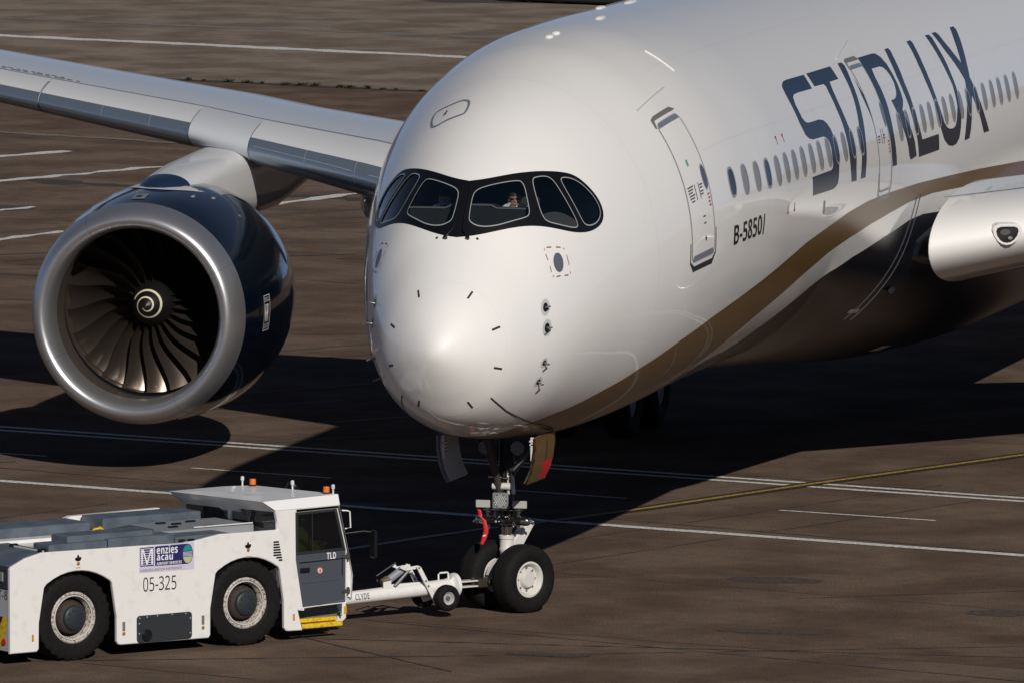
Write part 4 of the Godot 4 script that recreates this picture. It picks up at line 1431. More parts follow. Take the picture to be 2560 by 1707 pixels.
func build_nose_gear() -> void:
	var white := M(0.62, 0.60, 0.56, 0.4, 0.0, 0.4)
	var dark := M(0.035, 0.034, 0.034, 0.5, 0.3)
	var mb := MB.new()
	# the leg: fitting, upper cylinder, collar
	lathe(mb, [Vector2(0.0, 0.0), Vector2(0.0, 0.13), Vector2(0.16, 0.135), Vector2(0.18, 0.15), Vector2(0.24, 0.15), Vector2(0.27, 0.12), Vector2(0.5, 0.115), Vector2(0.95, 0.115), Vector2(1.6, 0.13), Vector2(1.6, 0.0)], Transform3D(Basis(Vector3.RIGHT, -PI / 2), GEAR + Vector3(0, 0.83, 0)), 28)
	var g := part("nose_gear", mb, dark)
	mb = MB.new()
	rod(mb, GEAR + Vector3(0, 0.55, 0), GEAR + Vector3(0, 0.9, 0), 0.082, -1.0, 24)
	part("oleo_piston", mb, CHROME, g)
	mb = MB.new()
	lathe(mb, [Vector2(0, 0), Vector2(0, 0.10), Vector2(0.10, 0.105), Vector2(0.12, 0.118), Vector2(0.16, 0.118), Vector2(0.18, 0.108), Vector2(0.30, 0.108), Vector2(0.31, 0.12), Vector2(0.36, 0.12), Vector2(0.37, 0.08), Vector2(0.37, 0)], Transform3D(Basis(Vector3.RIGHT, -PI / 2), GEAR + Vector3(0, 0.30, 0)), 28)
	part("lower_leg", mb, white, g)
	# wheels, steered towards the tow bar
	var st := deg_to_rad(57.0)
	var axle := Vector3(sin(st), 0, cos(st))
	var roll := Vector3(-axle.z, 0, axle.x)
	mb = MB.new()
	rod(mb, GEAR - axle * 0.5, GEAR + axle * 0.5, 0.085)
	rod(mb, GEAR - axle * 0.16, GEAR + axle * 0.16, 0.15, -1.0, 20)
	part("axle", mb, STEEL, g)
	for s in [-1.0, 1.0]:
		aircraft_wheel(g, GEAR + axle * 0.37 * s + Vector3(0, 0.02, 0), axle * s, 0.53, 0.40, 0.265, white)
	mb = MB.new()
	rod(mb, GEAR + axle * -0.14 - roll * 0.02, GEAR + axle * -0.14 + roll * 0.26, 0.05)
	var bf := PackedVector2Array()
	for k in 11:
		var th := lerpf(0.2, PI * 0.9, k / 10.0)
		bf.append(Vector2(cos(th), sin(th)) * 0.30)
	for k in 11:
		var th := lerpf(PI * 0.9, 0.2, k / 10.0)
		bf.append(Vector2(cos(th), sin(th)) * 0.23)
	prism(mb, bf, -0.04, 0.04, 0.01, Transform3D(Basis(roll, Vector3.UP, -axle), GEAR - axle * 0.12))
	part("axle_guard", mb, white, g)
	# torque link behind the leg
	mb = MB.new()
	var back := Vector3(0.62, 0, -0.78).normalized()
	var side := Vector3(0.78, 0, 0.62).normalized()
	var xf := Transform3D(Basis(back, Vector3.UP, side), GEAR + Vector3(0.02, 0, 0))
	prism(mb, PackedVector2Array([Vector2(0.06, 0.50), Vector2(0.24, 0.47), Vector2(0.47, 0.80), Vector2(0.41, 0.86), Vector2(0.27, 0.77), Vector2(0.06, 0.60)]), -0.07, 0.07, 0.02, xf)
	part("torque_link", mb, white, g)
	mb = MB.new()
	prism(mb, PackedVector2Array([Vector2(0.08, 0.98), Vector2(0.10, 0.88), Vector2(0.42, 0.79), Vector2(0.48, 0.84)]), -0.05, 0.05, 0.015, xf)
	part("torque_link", mb, white, g)
	# steering collar with its two cylinders
	mb = MB.new()
	var sy := GEAR.y + 0.90
	rod(mb, Vector3(0.0, sy - 0.10, GEAR.z), Vector3(0.0, sy + 0.14, GEAR.z), 0.185, 0.175, 28)
	part("steering_collar", mb, M(0.03, 0.03, 0.032, 0.22, 0.7), g)
	for s in [-1.0, 1.0]:
		mb = MB.new()
		var zc := GEAR.z + 0.15
		rod(mb, Vector3(0.05 * s, sy, zc), Vector3(0.30 * s, sy, zc), 0.062, 0.066, 20)
		var cyl := part("steering_cylinder", mb, M(0.05, 0.048, 0.046, 0.2, 0.8), g)
		mb = MB.new()
		lathe(mb, [Vector2(0, 0.072), Vector2(0.06, 0.076), Vector2(0.10, 0.07), Vector2(0.135, 0.05), Vector2(0.15, 0.02), Vector2(0.15, 0)], frame_along(Vector3(0.29 * s, sy, zc), Vector3(0.5 * s, sy, zc)), 20)
		rod(mb, Vector3(0.43 * s, sy - 0.01, zc), Vector3(0.47 * s, sy - 0.04, zc - 0.03), 0.022)
		part("cylinder_end", mb, CHROME, cyl)
		mb = MB.new()
		rod(mb, Vector3(0.24 * s, sy + 0.05, zc), Vector3(0.24 * s, sy + 0.24, zc), 0.024)
		rod(mb, Vector3(0.24 * s, sy + 0.12, zc), Vector3(0.24 * s, sy + 0.15, zc), 0.036)
		rod(mb, Vector3(0.24 * s, sy - 0.14, zc), Vector3(0.24 * s, sy - 0.06, zc), 0.03)
		part("hydraulic_fitting", mb, CHROME, cyl)
		mb = MB.new()
		box(mb, Vector3(0.29 * s, 1.665, GEAR.z + 0.26), Vector3(0.22, 0.115, 0.05), 0.008)
		part("sensor_box", mb, M(0.42, 0.41, 0.38, 0.5), g)
	mb = MB.new()
	for y in [sy + 0.165, sy + 0.215]:
		box(mb, Vector3(0.0, y, GEAR.z + 0.17), Vector3(0.62 - 8.0 * (y - sy - 0.165), 0.012, 0.07), 0.003)
	part("steering_plate", mb, CHROME, g).set_meta("kind", "stuff")
	mb = MB.new()
	var hr := RandomNumberGenerator.new()
	hr.seed = 5
	for k in 16:
		var c := Vector3(hr.randf_range(-0.2, 0.2), sy + hr.randf_range(-0.08, 0.10), GEAR.z + 0.185)
		rod(mb, c, c + Vector3(hr.randf_range(-0.02, 0.02), hr.randf_range(-0.02, 0.02), 0.04), hr.randf_range(0.010, 0.022), -1.0, 10)
	part("hydraulic_fittings", mb, CHROME, g).set_meta("kind", "stuff")
	mb = MB.new()
	for k in 5:
		var x0 := -0.16 + 0.08 * k
		pipe(mb, [Vector3(x0, sy + 0.05, GEAR.z + 0.19), Vector3(x0 * 1.2, sy + 0.2, GEAR.z + 0.22), Vector3(x0 * 0.7, 1.9, GEAR.z + 0.16), Vector3(x0 * 0.6, 2.3, GEAR.z + 0.13), Vector3(x0 * 0.6, 2.75, GEAR.z + 0.1)], 0.011)
	part("hydraulic_hoses", mb, BLACK, g).set_meta("kind", "stuff")
	# taxi light
	mb = MB.new()
	box(mb, Vector3(-0.02, 1.715, GEAR.z + 0.24), Vector3(0.25, 0.25, 0.05), 0.015)
	var tl := part("taxi_light", mb, M(0.3, 0.3, 0.3, 0.4, 0.4), g)
	lamp(tl, Vector3(-0.02, 1.715, GEAR.z + 0.266), 0.115, 0.5)
	for x in [-0.27, 0.24]:
		mb = MB.new()
		rod(mb, Vector3(x, 2.53, GEAR.z + 0.12), Vector3(x, 2.53, GEAR.z + 0.2), 0.11, 0.125)
		var ul := part("landing_light", mb, dark, g)
		lamp(ul, Vector3(x, 2.53, GEAR.z + 0.205), 0.115, 0.2)
	# side braces, drag strut, white fittings, tie rods
	for s in [-1.0, 1.0]:
		mb = MB.new()
		rod(mb, Vector3(0.06 * s, 2.02, GEAR.z), Vector3(0.50 * s, 2.72, GEAR.z - 0.05), 0.045, 0.04)
		part("side_brace", mb, M(0.10, 0.10, 0.10, 0.5), g)
	mb = MB.new()
	rod(mb, Vector3(-0.05, 1.78, GEAR.z + 0.10), Vector3(-0.16, 2.8, GEAR.z + 0.55), 0.055, 0.065)
	part("drag_strut", mb, M(0.06, 0.05, 0.045, 0.5, 0.2), g)
	mb = MB.new()
	rod(mb, Vector3(-0.17, 1.93, GEAR.z + 0.15), Vector3(0.12, 1.93, GEAR.z + 0.15), 0.055)
	rod(mb, Vector3(0.10, 1.80, GEAR.z + 0.08), Vector3(0.09, 2.08, GEAR.z + 0.06), 0.075, 0.06)
	rod(mb, Vector3(0.05, 2.06, GEAR.z + 0.1), Vector3(0.13, 2.10, GEAR.z + 0.08), 0.06)
	part("brace_fitting", mb, white, g)
	mb = MB.new()
	rod(mb, Vector3(-0.22, 2.075, GEAR.z + 0.2), Vector3(0.1, 2.065, GEAR.z + 0.2), 0.011)
	part("tie_rod", mb, CHROME, g)
	# doors
	for s in [1.0, -1.0]:
		mb = MB.new()
		var rows := []
		for e in [[2.80, 0.755], [2.62, 0.752], [2.42, 0.725], [2.25, 0.675], [2.09, 0.595]]:
			rows.append(PackedVector3Array([Vector3(s * e[1], e[0], -3.38), Vector3(s * (e[1] + 0.035), e[0] - 0.01, -3.385), Vector3(s * (e[1] + 0.035), e[0] - 0.03 * (3.0 - e[0]), -4.55), Vector3(s * e[1], e[0], -4.55)]))
		grid(mb, rows, true, true)
		var d := part("gear_door", mb, GOLD if s > 0 else M(0.34, 0.35, 0.36, 0.5), null)
		if s > 0:
			d.set_meta("label", "bronze painted nose gear door with a red panel")
		mb = MB.new()
		rows = []
		for k in 9:
			var y := lerpf(2.79, 2.10, k / 8.0)
			var x := tab_at([2.09, 2.25, 2.42, 2.62, 2.80], [0.595, 0.675, 0.725, 0.752, 0.755], y)
			rows.append(PackedVector3Array([Vector3(s * (x - 0.03), y, -3.42), Vector3(s * (x - 0.004), y, -3.42), Vector3(s * (x - 0.004), y, -4.5), Vector3(s * (x - 0.03), y, -4.5)]))
		grid(mb, rows, true, true)
		part("door_lining", mb, M(0.5, 0.5, 0.49, 0.5), d)
		mb = MB.new()
		for k in 5:
			box(mb, Vector3(s * 0.69, 2.74 - 0.055 * k, -3.5 - 0.02 * k), Vector3(0.06, 0.03, 0.16), 0.006)
		box(mb, Vector3(s * 0.70, 2.62, -3.46), Vector3(0.05, 0.36, 0.04), 0.006)
		part("door_hinge", mb, M(0.6, 0.59, 0.56, 0.5), d)
		if s > 0:
			mb = MB.new()
			rows = []
			for k in 6:
				var y := lerpf(2.40, 2.095, k / 5.0)
				var x := tab_at([2.09, 2.25, 2.42, 2.62, 2.80], [0.595, 0.675, 0.725, 0.752, 0.755], y) + 0.040
				var inset := 0.05 * pow(absf(1.0 - k / 2.0), 2.0) if k < 2 else 0.0
				rows.append(PackedVector3Array([Vector3(x, y - 0.003, -3.92 - inset), Vector3(x, y - 0.03 * (3.0 - y), -4.50)]))
			grid(mb, rows)
			part("red_panel", mb, RED, d)
			mb = MB.new()
			var e := circle(Vector2(-4.05, 2.56), 0.055, 0.16, 16)
			var ei := circle(Vector2(-4.05, 2.56), 0.035, 0.14, 16)
			for k in 16:
				var j := (k + 1) % 16
				var at := func(q: Vector2) -> Vector3: return Vector3(tab_at([2.09, 2.25, 2.42, 2.62, 2.80], [0.595, 0.675, 0.725, 0.752, 0.755], q.y) + 0.041, q.y - 0.01, q.x)
				mb.quad(at.call(e[k]), at.call(e[j]), at.call(ei[j]), at.call(ei[k]), Vector3(1, 0, 0))
			part("door_marking", mb, M(0.04, 0.03, 0.02, 0.5), d)
	# the open bay above
	mb = MB.new()
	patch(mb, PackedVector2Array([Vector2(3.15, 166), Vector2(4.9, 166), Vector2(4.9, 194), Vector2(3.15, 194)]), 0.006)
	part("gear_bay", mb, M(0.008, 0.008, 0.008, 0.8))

func lamp(parent: Node3D, at: Vector3, r: float, bright: float) -> void:
	var mb := MB.new()
	prism(mb, circle(Vector2.ZERO, r, -1.0, 24), -0.02, 0.0, 0.004, Transform3D(Basis.IDENTITY, at))
	var lens := part("lens", mb, M(bright * 0.5, bright * 0.5, bright * 0.5, 0.3, 0.6), parent)
	mb = MB.new()
	var d := r * 0.3
	for j in range(-3, 4):
		for i in range(-3, 4):
			var c := Vector2((i + (0.5 if absi(j) % 2 == 1 else 0.0)) * d, j * d * 0.87)
			if c.length() < r * 0.88:
				var q := Transform3D(Basis.IDENTITY, at + Vector3(c.x, c.y, 0.001))
				lathe(mb, [Vector2(0.0, d * 0.44), Vector2(d * 0.18, d * 0.32), Vector2(d * 0.24, 0.0)], q, 8)
	part("lens_cells", mb, M(bright * 1.7, bright * 1.7, bright * 1.65, 0.15, 0.6), lens).set_meta("kind", "stuff")

func build_main_gear() -> void:
	var mb := MB.new()
	var c := Vector3(-4.55, 0.69, -29.95)
	rod(mb, c + Vector3(0, -0.05, 0), c + Vector3(0.75, 3.4, -0.6), 0.2, 0.22)
	var g := part("main_gear", mb, STEEL)
	mb = MB.new()
	rod(mb, c + Vector3(0, 0, 1.15), c + Vector3(0, 0, -1.15), 0.17)
	part("bogie_beam", mb, GREY, g)
	for z in [1.09, -1.09]:
		for s in [-1.0, 1.0]:
			aircraft_wheel(g, c + Vector3(0.55 * s, 0, z), Vector3(s, 0, 0), 0.69, 0.52, 0.30, M(0.4, 0.4, 0.4, 0.5))

func build_belly_details() -> void:
	var mb := MB.new()
	var p0 := skin(20.6, 128.0, 0.03)
	rod(mb, p0 - Vector3(0, 0.04, 0.12), p0 + Vector3(0.03, -0.04, 0.12), 0.06, 0.05)
	part("air_inlet", mb, M(0.02, 0.02, 0.022, 0.35, 0.3))
	for e in [[16.9, 101.5, 18.4, 124.0], [17.2, 101.0, 18.9, 124.5]]:
		mb = MB.new()
		var pts := []
		for k in 14:
			pts.append(skin(lerpf(e[0] + 4.2, e[2] + 0.6, k / 13.0), lerpf(e[1] + 1.5, e[3] + 14.0, k / 13.0), 0.006))
		pipe(mb, pts, 0.010, 6)
		part("fairing_seam", mb, M(0.10, 0.10, 0.11, 0.3, 0.5))
	mb = MB.new()
	var blade := skin(14.0, 178.0, 0.0)
	prism(mb, PackedVector2Array([Vector2(-0.2, 0), Vector2(0.15, 0), Vector2(0.05, -0.24), Vector2(-0.12, -0.24)]), -0.02, 0.02, 0.006, Transform3D(Basis(Vector3(0, 0, 1), Vector3.UP, Vector3(-1, 0, 0)), blade))
	part("belly_antenna", mb, M(0.6, 0.6, 0.6, 0.5))

func build_airliner() -> void:
	PLANE = thing("airliner", "white wide-body airliner with bronze belly stripe and navy titles, under tow", "airplane")
	build_fuselage()
	build_flight_deck()
	for s in [-1.0, 1.0]:
		ROOT = PLANE
		build_wing(s)
		build_engine(10.61 * s)
	build_nose_gear()
	build_main_gear()
	build_belly_details()
	# the red streamer on the steering pin
	var mb := MB.new()
	var rows := []
	for e in [[-0.315, 1.60, 0.03], [-0.29, 1.52, 0.028], [-0.30, 1.49, 0.03], [-0.235, 1.44, 0.03], [-0.215, 1.36, 0.032], [-0.20, 1.26, 0.036], [-0.23, 1.16, 0.034], [-0.27, 1.06, 0.02]]:
		rows.append(PackedVector3Array([Vector3(e[0] - e[2], e[1] + 0.01, -4.16), Vector3(e[0], e[1], -4.15), Vector3(e[0] + e[2], e[1] - 0.01, -4.165)]))
	grid(mb, rows)
	var fl := part("warning_streamer", mb, RED, self)
	fl.set_meta("label", "red cloth warning streamer hanging from the nose gear's steering cylinder")
	fl.set_meta("category", "streamer")
	mb = MB.new()
	mb.quad(Vector3(-0.25, 1.175, -4.147), Vector3(-0.205, 1.19, -4.147), Vector3(-0.20, 1.215, -4.147), Vector3(-0.245, 1.2, -4.147), Vector3(0, 0, 1))
	part("streamer_label", mb, M(0.7, 0.65, 0.62, 0.6), fl)

# ---------------------------------------------------------------- the tow tractor (its own frame: x forward, z towards its right side, which faces the viewer)
const TO := Vector3(-4.8027, 0.0, 2.9438)
const TTURN := 0.85613

func P2(a: Array) -> PackedVector2Array:
	var q := PackedVector2Array()
	for i in range(0, a.size(), 2):
		q.append(Vector2(a[i], a[i + 1]))
	return q

func arc_top(x0: float, y0: float, x1: float, y1: float, peak: float, count := 9) -> Array:
	var out := []
	for k in range(1, count):
		var u := float(k) / count
		out.append(lerpf(x0, x1, u))
		out.append(lerpf(y0, y1, u) + peak * (1.0 - pow(absf(2.0 * u - 1.0), 2.1)))
	return out

func tractor_wheel(t: Node3D, x: float, z: float, side: float) -> void:
	var R := 0.652
	var w := 0.46
	var rim := 0.375
	var c := Vector3(x, R - 0.012, z)
	var xf := frame_along(c, c + Vector3(0, 0, side))
	var mb := MB.new()
	var h := w / 2
	# a lugged tread: every other slice of the crown is cut back, staggered on the two halves
	var prof := [Vector2(-h * 0.75, rim), Vector2(-h * 0.95, rim + 0.05), Vector2(-h, rim + 0.14), Vector2(-h * 0.98, rim + 0.19), Vector2(-h * 0.94, R * 0.93), Vector2(-h * 0.86, R * 0.975), Vector2(-h * 0.5, R), Vector2(-h * 0.06, R), Vector2(h * 0.06, R), Vector2(h * 0.5, R), Vector2(h * 0.86, R * 0.975), Vector2(h * 0.94, R * 0.93), Vector2(h * 0.98, rim + 0.19), Vector2(h, rim + 0.14), Vector2(h * 0.95, rim + 0.05), Vector2(h * 0.75, rim)]
	var lug := func(P: Vector3, j: int, i: int) -> Vector3:
		var cut := 1.0
		if i >= 4 and i <= 7 and j % 4 < 2:
			cut = 0.970
		if i >= 8 and i <= 11 and (j + 2) % 4 < 2:
			cut = 0.970
		if P.y * side < 0.0 or true:
			# the tyre's flat where it carries the load
			var q := Vector3(P.x * cut, P.y * cut, P.z)
			return q
		return P
	lathe(mb, prof, xf, 112, lug, 0.85)
	var ty := part("tyre", mb, RUBBER, t)
	mb = MB.new()
	lathe(mb, [Vector2(h * 0.35, 0.290), Vector2(h * 0.62, 0.302), Vector2(h * 0.72, 0.318), Vector2(h * 0.70, 0.33), Vector2(h * 0.86, 0.345), Vector2(h * 0.88, 0.365), Vector2(h * 0.82, 0.385), Vector2(h * 0.6, 0.385)].map(func(q): return q) , xf, 56)
	var rm := M(0.50, 0.48, 0.44, 0.6)
	rm.albedo_texture = noise_tex(201, 0.05, Color(0.45, 0.24, 0.16), Color.WHITE, 4, 256, 0.3, 0.45)
	rm.uv1_triplanar = true
	rm.uv1_scale = Vector3.ONE * 1.7
	var r := part("wheel_rim", mb, rm, ty)
	for o in [0.345, 0.318]:
		mb = MB.new()
		var ringp := []
		for k in 7:
			var th := PI * k / 6.0
			ringp.append(Vector2(h * 0.80 + sin(th) * 0.012, o + 0.007 - cos(th) * 0.010))
		ringp.reverse()
		lathe(mb, ringp, xf, 56)
		part("rim_ring", mb, M(0.55, 0.53, 0.49, 0.5), r)
	mb = MB.new()
	lathe(mb, [Vector2(h * 0.1, 0.262), Vector2(h * 0.62, 0.245), Vector2(h * 0.78, 0.21), Vector2(h * 0.82, 0.185)], xf, 48)
	lathe(mb, [Vector2(h * 0.1, 0.29), Vector2(h * 0.1, 0.0)], xf, 48)
	part("rim_well", mb, worn(M(0.05, 0.033, 0.027, 0.8), 202, 3.0, 0.5), r)
	mb = MB.new()
	lathe(mb, [Vector2(h * 0.6, 0.185), Vector2(h * 0.95, 0.18), Vector2(h * 1.02, 0.168), Vector2(h * 1.06, 0.15), Vector2(h * 1.07, 0.0)], xf, 40)
	var hub := part("wheel_hub", mb, M(0.02, 0.026, 0.032, 0.5), r)
	mb = MB.new()
	for k in 10:
		var th := TAU * k / 10
		var q := Vector3(cos(th), sin(th), 0) * 0.118
		rod(mb, xf * (q + Vector3(0, 0, h * 1.02)), xf * (q + Vector3(0, 0, h * 1.13)), 0.016, -1.0, 8)
	part("hub_bolts", mb, M(0.025, 0.03, 0.035, 0.45), hub).set_meta("kind", "stuff")

func at_side(z: float) -> Transform3D:
	return Transform3D(Basis.IDENTITY, Vector3(0, 0, z))

func build_tractor() -> void:
	var t := thing("tow_tractor", "white airport tow tractor with blue-grey deck, low cab and big lugged tyres", "tractor", TO, TTURN)
	var WD := 2.6
	var side_a := [-0.93, 0.19, -0.93, 1.44, -0.90, 1.475, -0.655, 1.585, -0.37, 1.650, 1.32, 1.635, 2.0, 1.622, 2.285, 1.642, 2.75, 1.711, 3.80, 1.708, 3.735, 1.995, 4.10, 2.0, 4.103, 1.941, 4.108, 1.23, 4.234, 0.498, 4.236, 0.47, 4.14, 0.47, 4.22, 0.164, 3.965, 0.17, 3.925, 0.18, 3.895, 0.22, 3.89, 0.617, 3.818, 1.10, 3.79, 1.15]
	side_a.append_array(arc_top(3.79, 1.15, 2.71, 1.165, 0.175))
	side_a.append_array([2.71, 1.165, 2.672, 1.125, 2.578, 0.611, 2.575, 0.215, 2.54, 0.174, 0.985, 0.185, 0.945, 0.2, 0.925, 0.24, 0.925, 0.6, 0.845, 1.11, 0.815, 1.155])
	side_a.append_array(arc_top(0.815, 1.155, -0.295, 1.175, 0.175))
	side_a.append_array([-0.295, 1.175, -0.338, 1.125, -0.43, 0.609, -0.435, 0.23, -0.47, 0.19])
	var near := MB.new()
	prism(near, P2(side_a), -0.06, 0.0, 0.012)
	part("side_panel", near, TW, t)
	var far := MB.new()
	var mirror := Transform3D(Basis(Vector3(1, 0, 0), Vector3(0, 1, 0), Vector3(0, 0, -1)), Vector3(0, 0, -WD))
	prism(far, P2(side_a), -0.06, 0.0, 0.012, mirror)
	part("side_panel", far, TW, t)
	# rest of the cab's right flank: rail over the door, front pillar, sill
	for z in [[-0.06, 0.0], [-WD, -WD + 0.06]]:
		var mb := MB.new()
		prism(mb, P2([4.10, 2.0, 4.89, 2.012, 5.072, 1.232, 5.135, 0.93, 5.115, 0.58, 4.14, 0.472, 4.236, 0.472, 4.238, 0.51, 5.0, 0.535, 5.008, 1.315, 4.847, 1.957, 4.105, 1.943]), z[0], z[1], 0.010)
		part("cab_frame", mb, TW, t)
	# chassis and bodywork between the flanks
	var mb := MB.new()
	box(mb, Vector3(1.6, 0.62, -1.3), Vector3(4.9, 0.66, 1.55), 0.02)
	part("chassis", mb, M(0.02, 0.021, 0.022, 0.7), t)
	mb = MB.new()
	box(mb, Vector3(1.75, 0.95, -0.35), Vector3(1.4, 1.2, 0.56), 0.01)
	box(mb, Vector3(1.75, 0.95, -2.25), Vector3(1.4, 1.2, 0.56), 0.01)
	part("side_tank", mb, M(0.03, 0.03, 0.031, 0.7), t)
	mb = MB.new()
	prism(mb, P2([-0.925, 0.22, -0.925, 1.12, -0.905, 1.12, -0.905, 0.22]), -2.55, -0.06, 0.0)
	part("rear_panel", mb, M(0.42, 0.42, 0.43, 0.5), t)
	mb = MB.new()
	box(mb, Vector3(-0.90, 1.29, -1.3), Vector3(0.06, 0.34, 2.46), 0.02)
	var rp := part("rear_light_panel", mb, M(0.025, 0.03, 0.04, 0.5), t)
	for z in [-0.18, -2.42]:
		mb = MB.new()
		box(mb, Vector3(-0.935, 1.31, z - 0.12), Vector3(0.03, 0.14, 0.22), 0.02)
		part("rear_light", mb, M(0.32, 0.34, 0.34, 0.15, 0.4), rp)
		mb = MB.new()
		rod(mb, Vector3(-0.93, 0.36, z + 0.02), Vector3(-0.95, 0.36, z + 0.02), 0.05)
		part("red_reflector", mb, RED, rp)
	mb = MB.new()
	for gl in glyphs(lettering("T-8", 0.13, 0.26, 400)):
		mb = MB.new()
		flat_text(mb, gl, Transform3D(Basis(Vector3(0, 0, 1), Vector3.UP, Vector3(-1, 0, 0)), Vector3(-0.929, 0.98, -0.34)))
		part("fleet_number", mb, M(0.03, 0.03, 0.03, 0.6), t)
	for k in 9:
		mb = MB.new()
		var z0 := -0.07 - 0.28 * k
		mb.quad(Vector3(-0.9285, 0.26, z0 - 0.42), Vector3(-0.9285, 0.26, z0 - 0.28), Vector3(-0.9285, 0.72, z0), Vector3(-0.9285, 0.72, z0 - 0.14), Vector3(-1, 0, 0))
		mb.quad(Vector3(-0.9275, 0.26, z0 - 0.28), Vector3(-0.9275, 0.26, z0 - 0.14), Vector3(-0.9275, 0.72, z0 + 0.14 if k > 0 else z0), Vector3(-0.9275, 0.72, z0), Vector3(-1, 0, 0))
		part("hazard_stripe", mb, YELLOW if k % 2 == 0 else BLACK, t)
	# rear deck: curved blue-grey lid, boxes, inner walls
	mb = MB.new()
	var rows := []
	for e in [[-0.90, 1.465], [-0.78, 1.525], [-0.655, 1.572], [-0.50, 1.61], [-0.36, 1.636], [-0.12, 1.638]]:
		rows.append(PackedVector3Array([Vector3(e[0], e[1], -0.062), Vector3(e[0], e[1] + 0.01, -1.3), Vector3(e[0], e[1], -WD + 0.062)]))
	grid(mb, rows)
	part("rear_lid", mb, TB, t)
	mb = MB.new()
	box(mb, Vector3(-0.30, 1.652, -0.50), Vector3(0.03, 0.03, 0.84), 0.008)
	part("lid_rail", mb, M(0.5, 0.5, 0.5, 0.5), t)
	for z in [-0.14, -0.92]:
		mb = MB.new()
		box(mb, Vector3(-0.29, 1.665, z), Vector3(0.12, 0.05, 0.08), 0.01)
		part("lid_hinge", mb, BLACK, t)
	mb = MB.new()
	box(mb, Vector3(1.75, 1.56, -1.3), Vector3(4.0, 0.12, 2.46))
	part("deck_floor", mb, TW, t)
	for e in [[0.31, 1.68, -0.31, 1.02, 0.12, 0.44], [1.42, 1.69, -0.29, 1.16, 0.14, 0.40], [0.95, 1.735, -0.44, 1.5, 0.19, 0.46], [2.5, 1.66, -0.40, 0.95, 0.10, 0.60]]:
		mb = MB.new()
		box(mb, Vector3(e[0], e[1], e[2]), Vector3(e[3], e[4], e[5]), 0.012)
		part("deck_box", mb, TB, t)
	mb = MB.new()
	prism(mb, P2([2.0, 1.60, 2.0, 1.742, 3.72, 1.742, 3.72, 1.60]), -1.62, -0.56, 0.01)
	var hood := part("engine_hood", mb, M(0.24, 0.25, 0.265, 0.5), t)
	for k in 9:
		mb = MB.new()
		box(mb, Vector3(1.55 + 0.055 * k, 1.70 + 0.006 * k, -1.0), Vector3(0.02, 0.06, 0.72), 0.004)
		part("grille_slat", mb, TB, hood)
	for e in [[2.5, -0.9], [2.75, -1.2], [3.0, -0.7], [2.6, -1.4], [3.3, -0.64], [3.1, -1.35]]:
		mb = MB.new()
		box(mb, Vector3(e[0], 1.752, e[1]), Vector3(0.16, 0.03, 0.07), 0.01)
		part("hood_latch", mb, BLACK, hood)
	mb = MB.new()
	box(mb, Vector3(3.2, 1.762, -0.60), Vector3(1.05, 0.02, 0.02), 0.004)
	part("hood_rail", mb, M(0.6, 0.6, 0.58, 0.5), hood)
	for k in 2:
		mb = MB.new()
		box(mb, Vector3(2.1 + 0.16 * k, 1.665, -0.033), Vector3(0.09, 0.022, 0.075), 0.008)
		part("hood_slot", mb, BLACK, hood)
	# far half of the deck
	for e in [[0.45, 1.72, -1.98, 2.1, 0.20, 0.7], [2.72, 1.735, -2.12, 1.75, 0.19, 0.62], [0.62, 1.64, -1.52, 2.3, 0.06, 0.3]]:
		mb = MB.new()
		box(mb, Vector3(e[0], e[1], e[2]), Vector3(e[3], e[4], e[5]), 0.015)
		part("deck_box", mb, TW if e[4] < 0.1 else TB, t)
	mb = MB.new()
	prism(mb, P2([1.05, 1.60, 1.72, 1.81, 3.3, 1.83, 3.3, 1.60]), -2.62, -2.5, 0.01)
	part("far_fender", mb, TW, t)
	var hy := RandomNumberGenerator.new()
	hy.seed = 3
	for k in 2:
		mb = MB.new()
		var pts := []
		for j in 7:
			pts.append(Vector3(1.42 + 0.08 * j + hy.randf_range(-0.02, 0.02), 1.665 + 0.035 * sin(j * 1.6 + k * 2.0) + 0.01 * k, -1.85 + 0.12 * k + hy.randf_range(-0.04, 0.04)))
		pipe(mb, pts, 0.018)
		part("yellow_hose", mb, YELLOW, t)
	# side details
	mb = MB.new()
	prism(mb, rrect(Vector2(1.752, 0.395), 0.97, 0.40, 0.05), 0.002, 0.022, 0.008)
	var bp := part("battery_cover", mb, M(0.022, 0.026, 0.03, 0.5), t)
	mb = MB.new()
	rod(mb, Vector3(1.43, 0.30, 0.02), Vector3(1.43, 0.30, 0.05), 0.085, 0.09, 20)
	rod(mb, Vector3(1.43, 0.30, 0.045), Vector3(1.43, 0.30, 0.052), 0.06, 0.06, 20)
	part("filler_cap", mb, BLACK, bp)
	for e in [[1.31, 0.56], [1.44, 0.57], [1.62, 0.575], [1.88, 0.58], [2.12, 0.575], [2.2, 0.5], [2.2, 0.28], [1.30, 0.48], [1.30, 0.33]]:
		mb = MB.new()
		rod(mb, Vector3(e[0], e[1], 0.02), Vector3(e[0], e[1], 0.028), 0.012, -1.0, 8)
		part("bolt", mb, GREY, bp)
	for e in [[0.25, 1.53], [3.245, 1.515]]:
		mb = MB.new()
		prism(mb, P2([e[0] - 0.055, e[1] - 0.02, e[0] - 0.04, e[1] - 0.04, e[0], e[1] - 0.05, e[0] + 0.04, e[1] - 0.04, e[0] + 0.055, e[1] - 0.01, e[0] + 0.05, e[1] + 0.015, e[0] + 0.02, e[1] + 0.01, e[0] + 0.012, e[1] + 0.045, e[0] - 0.012, e[1] + 0.045, e[0] - 0.02, e[1] + 0.01, e[0] - 0.05, e[1] + 0.005]), 0.001, 0.004)
		part("lifting_eye", mb, BLACK, t)
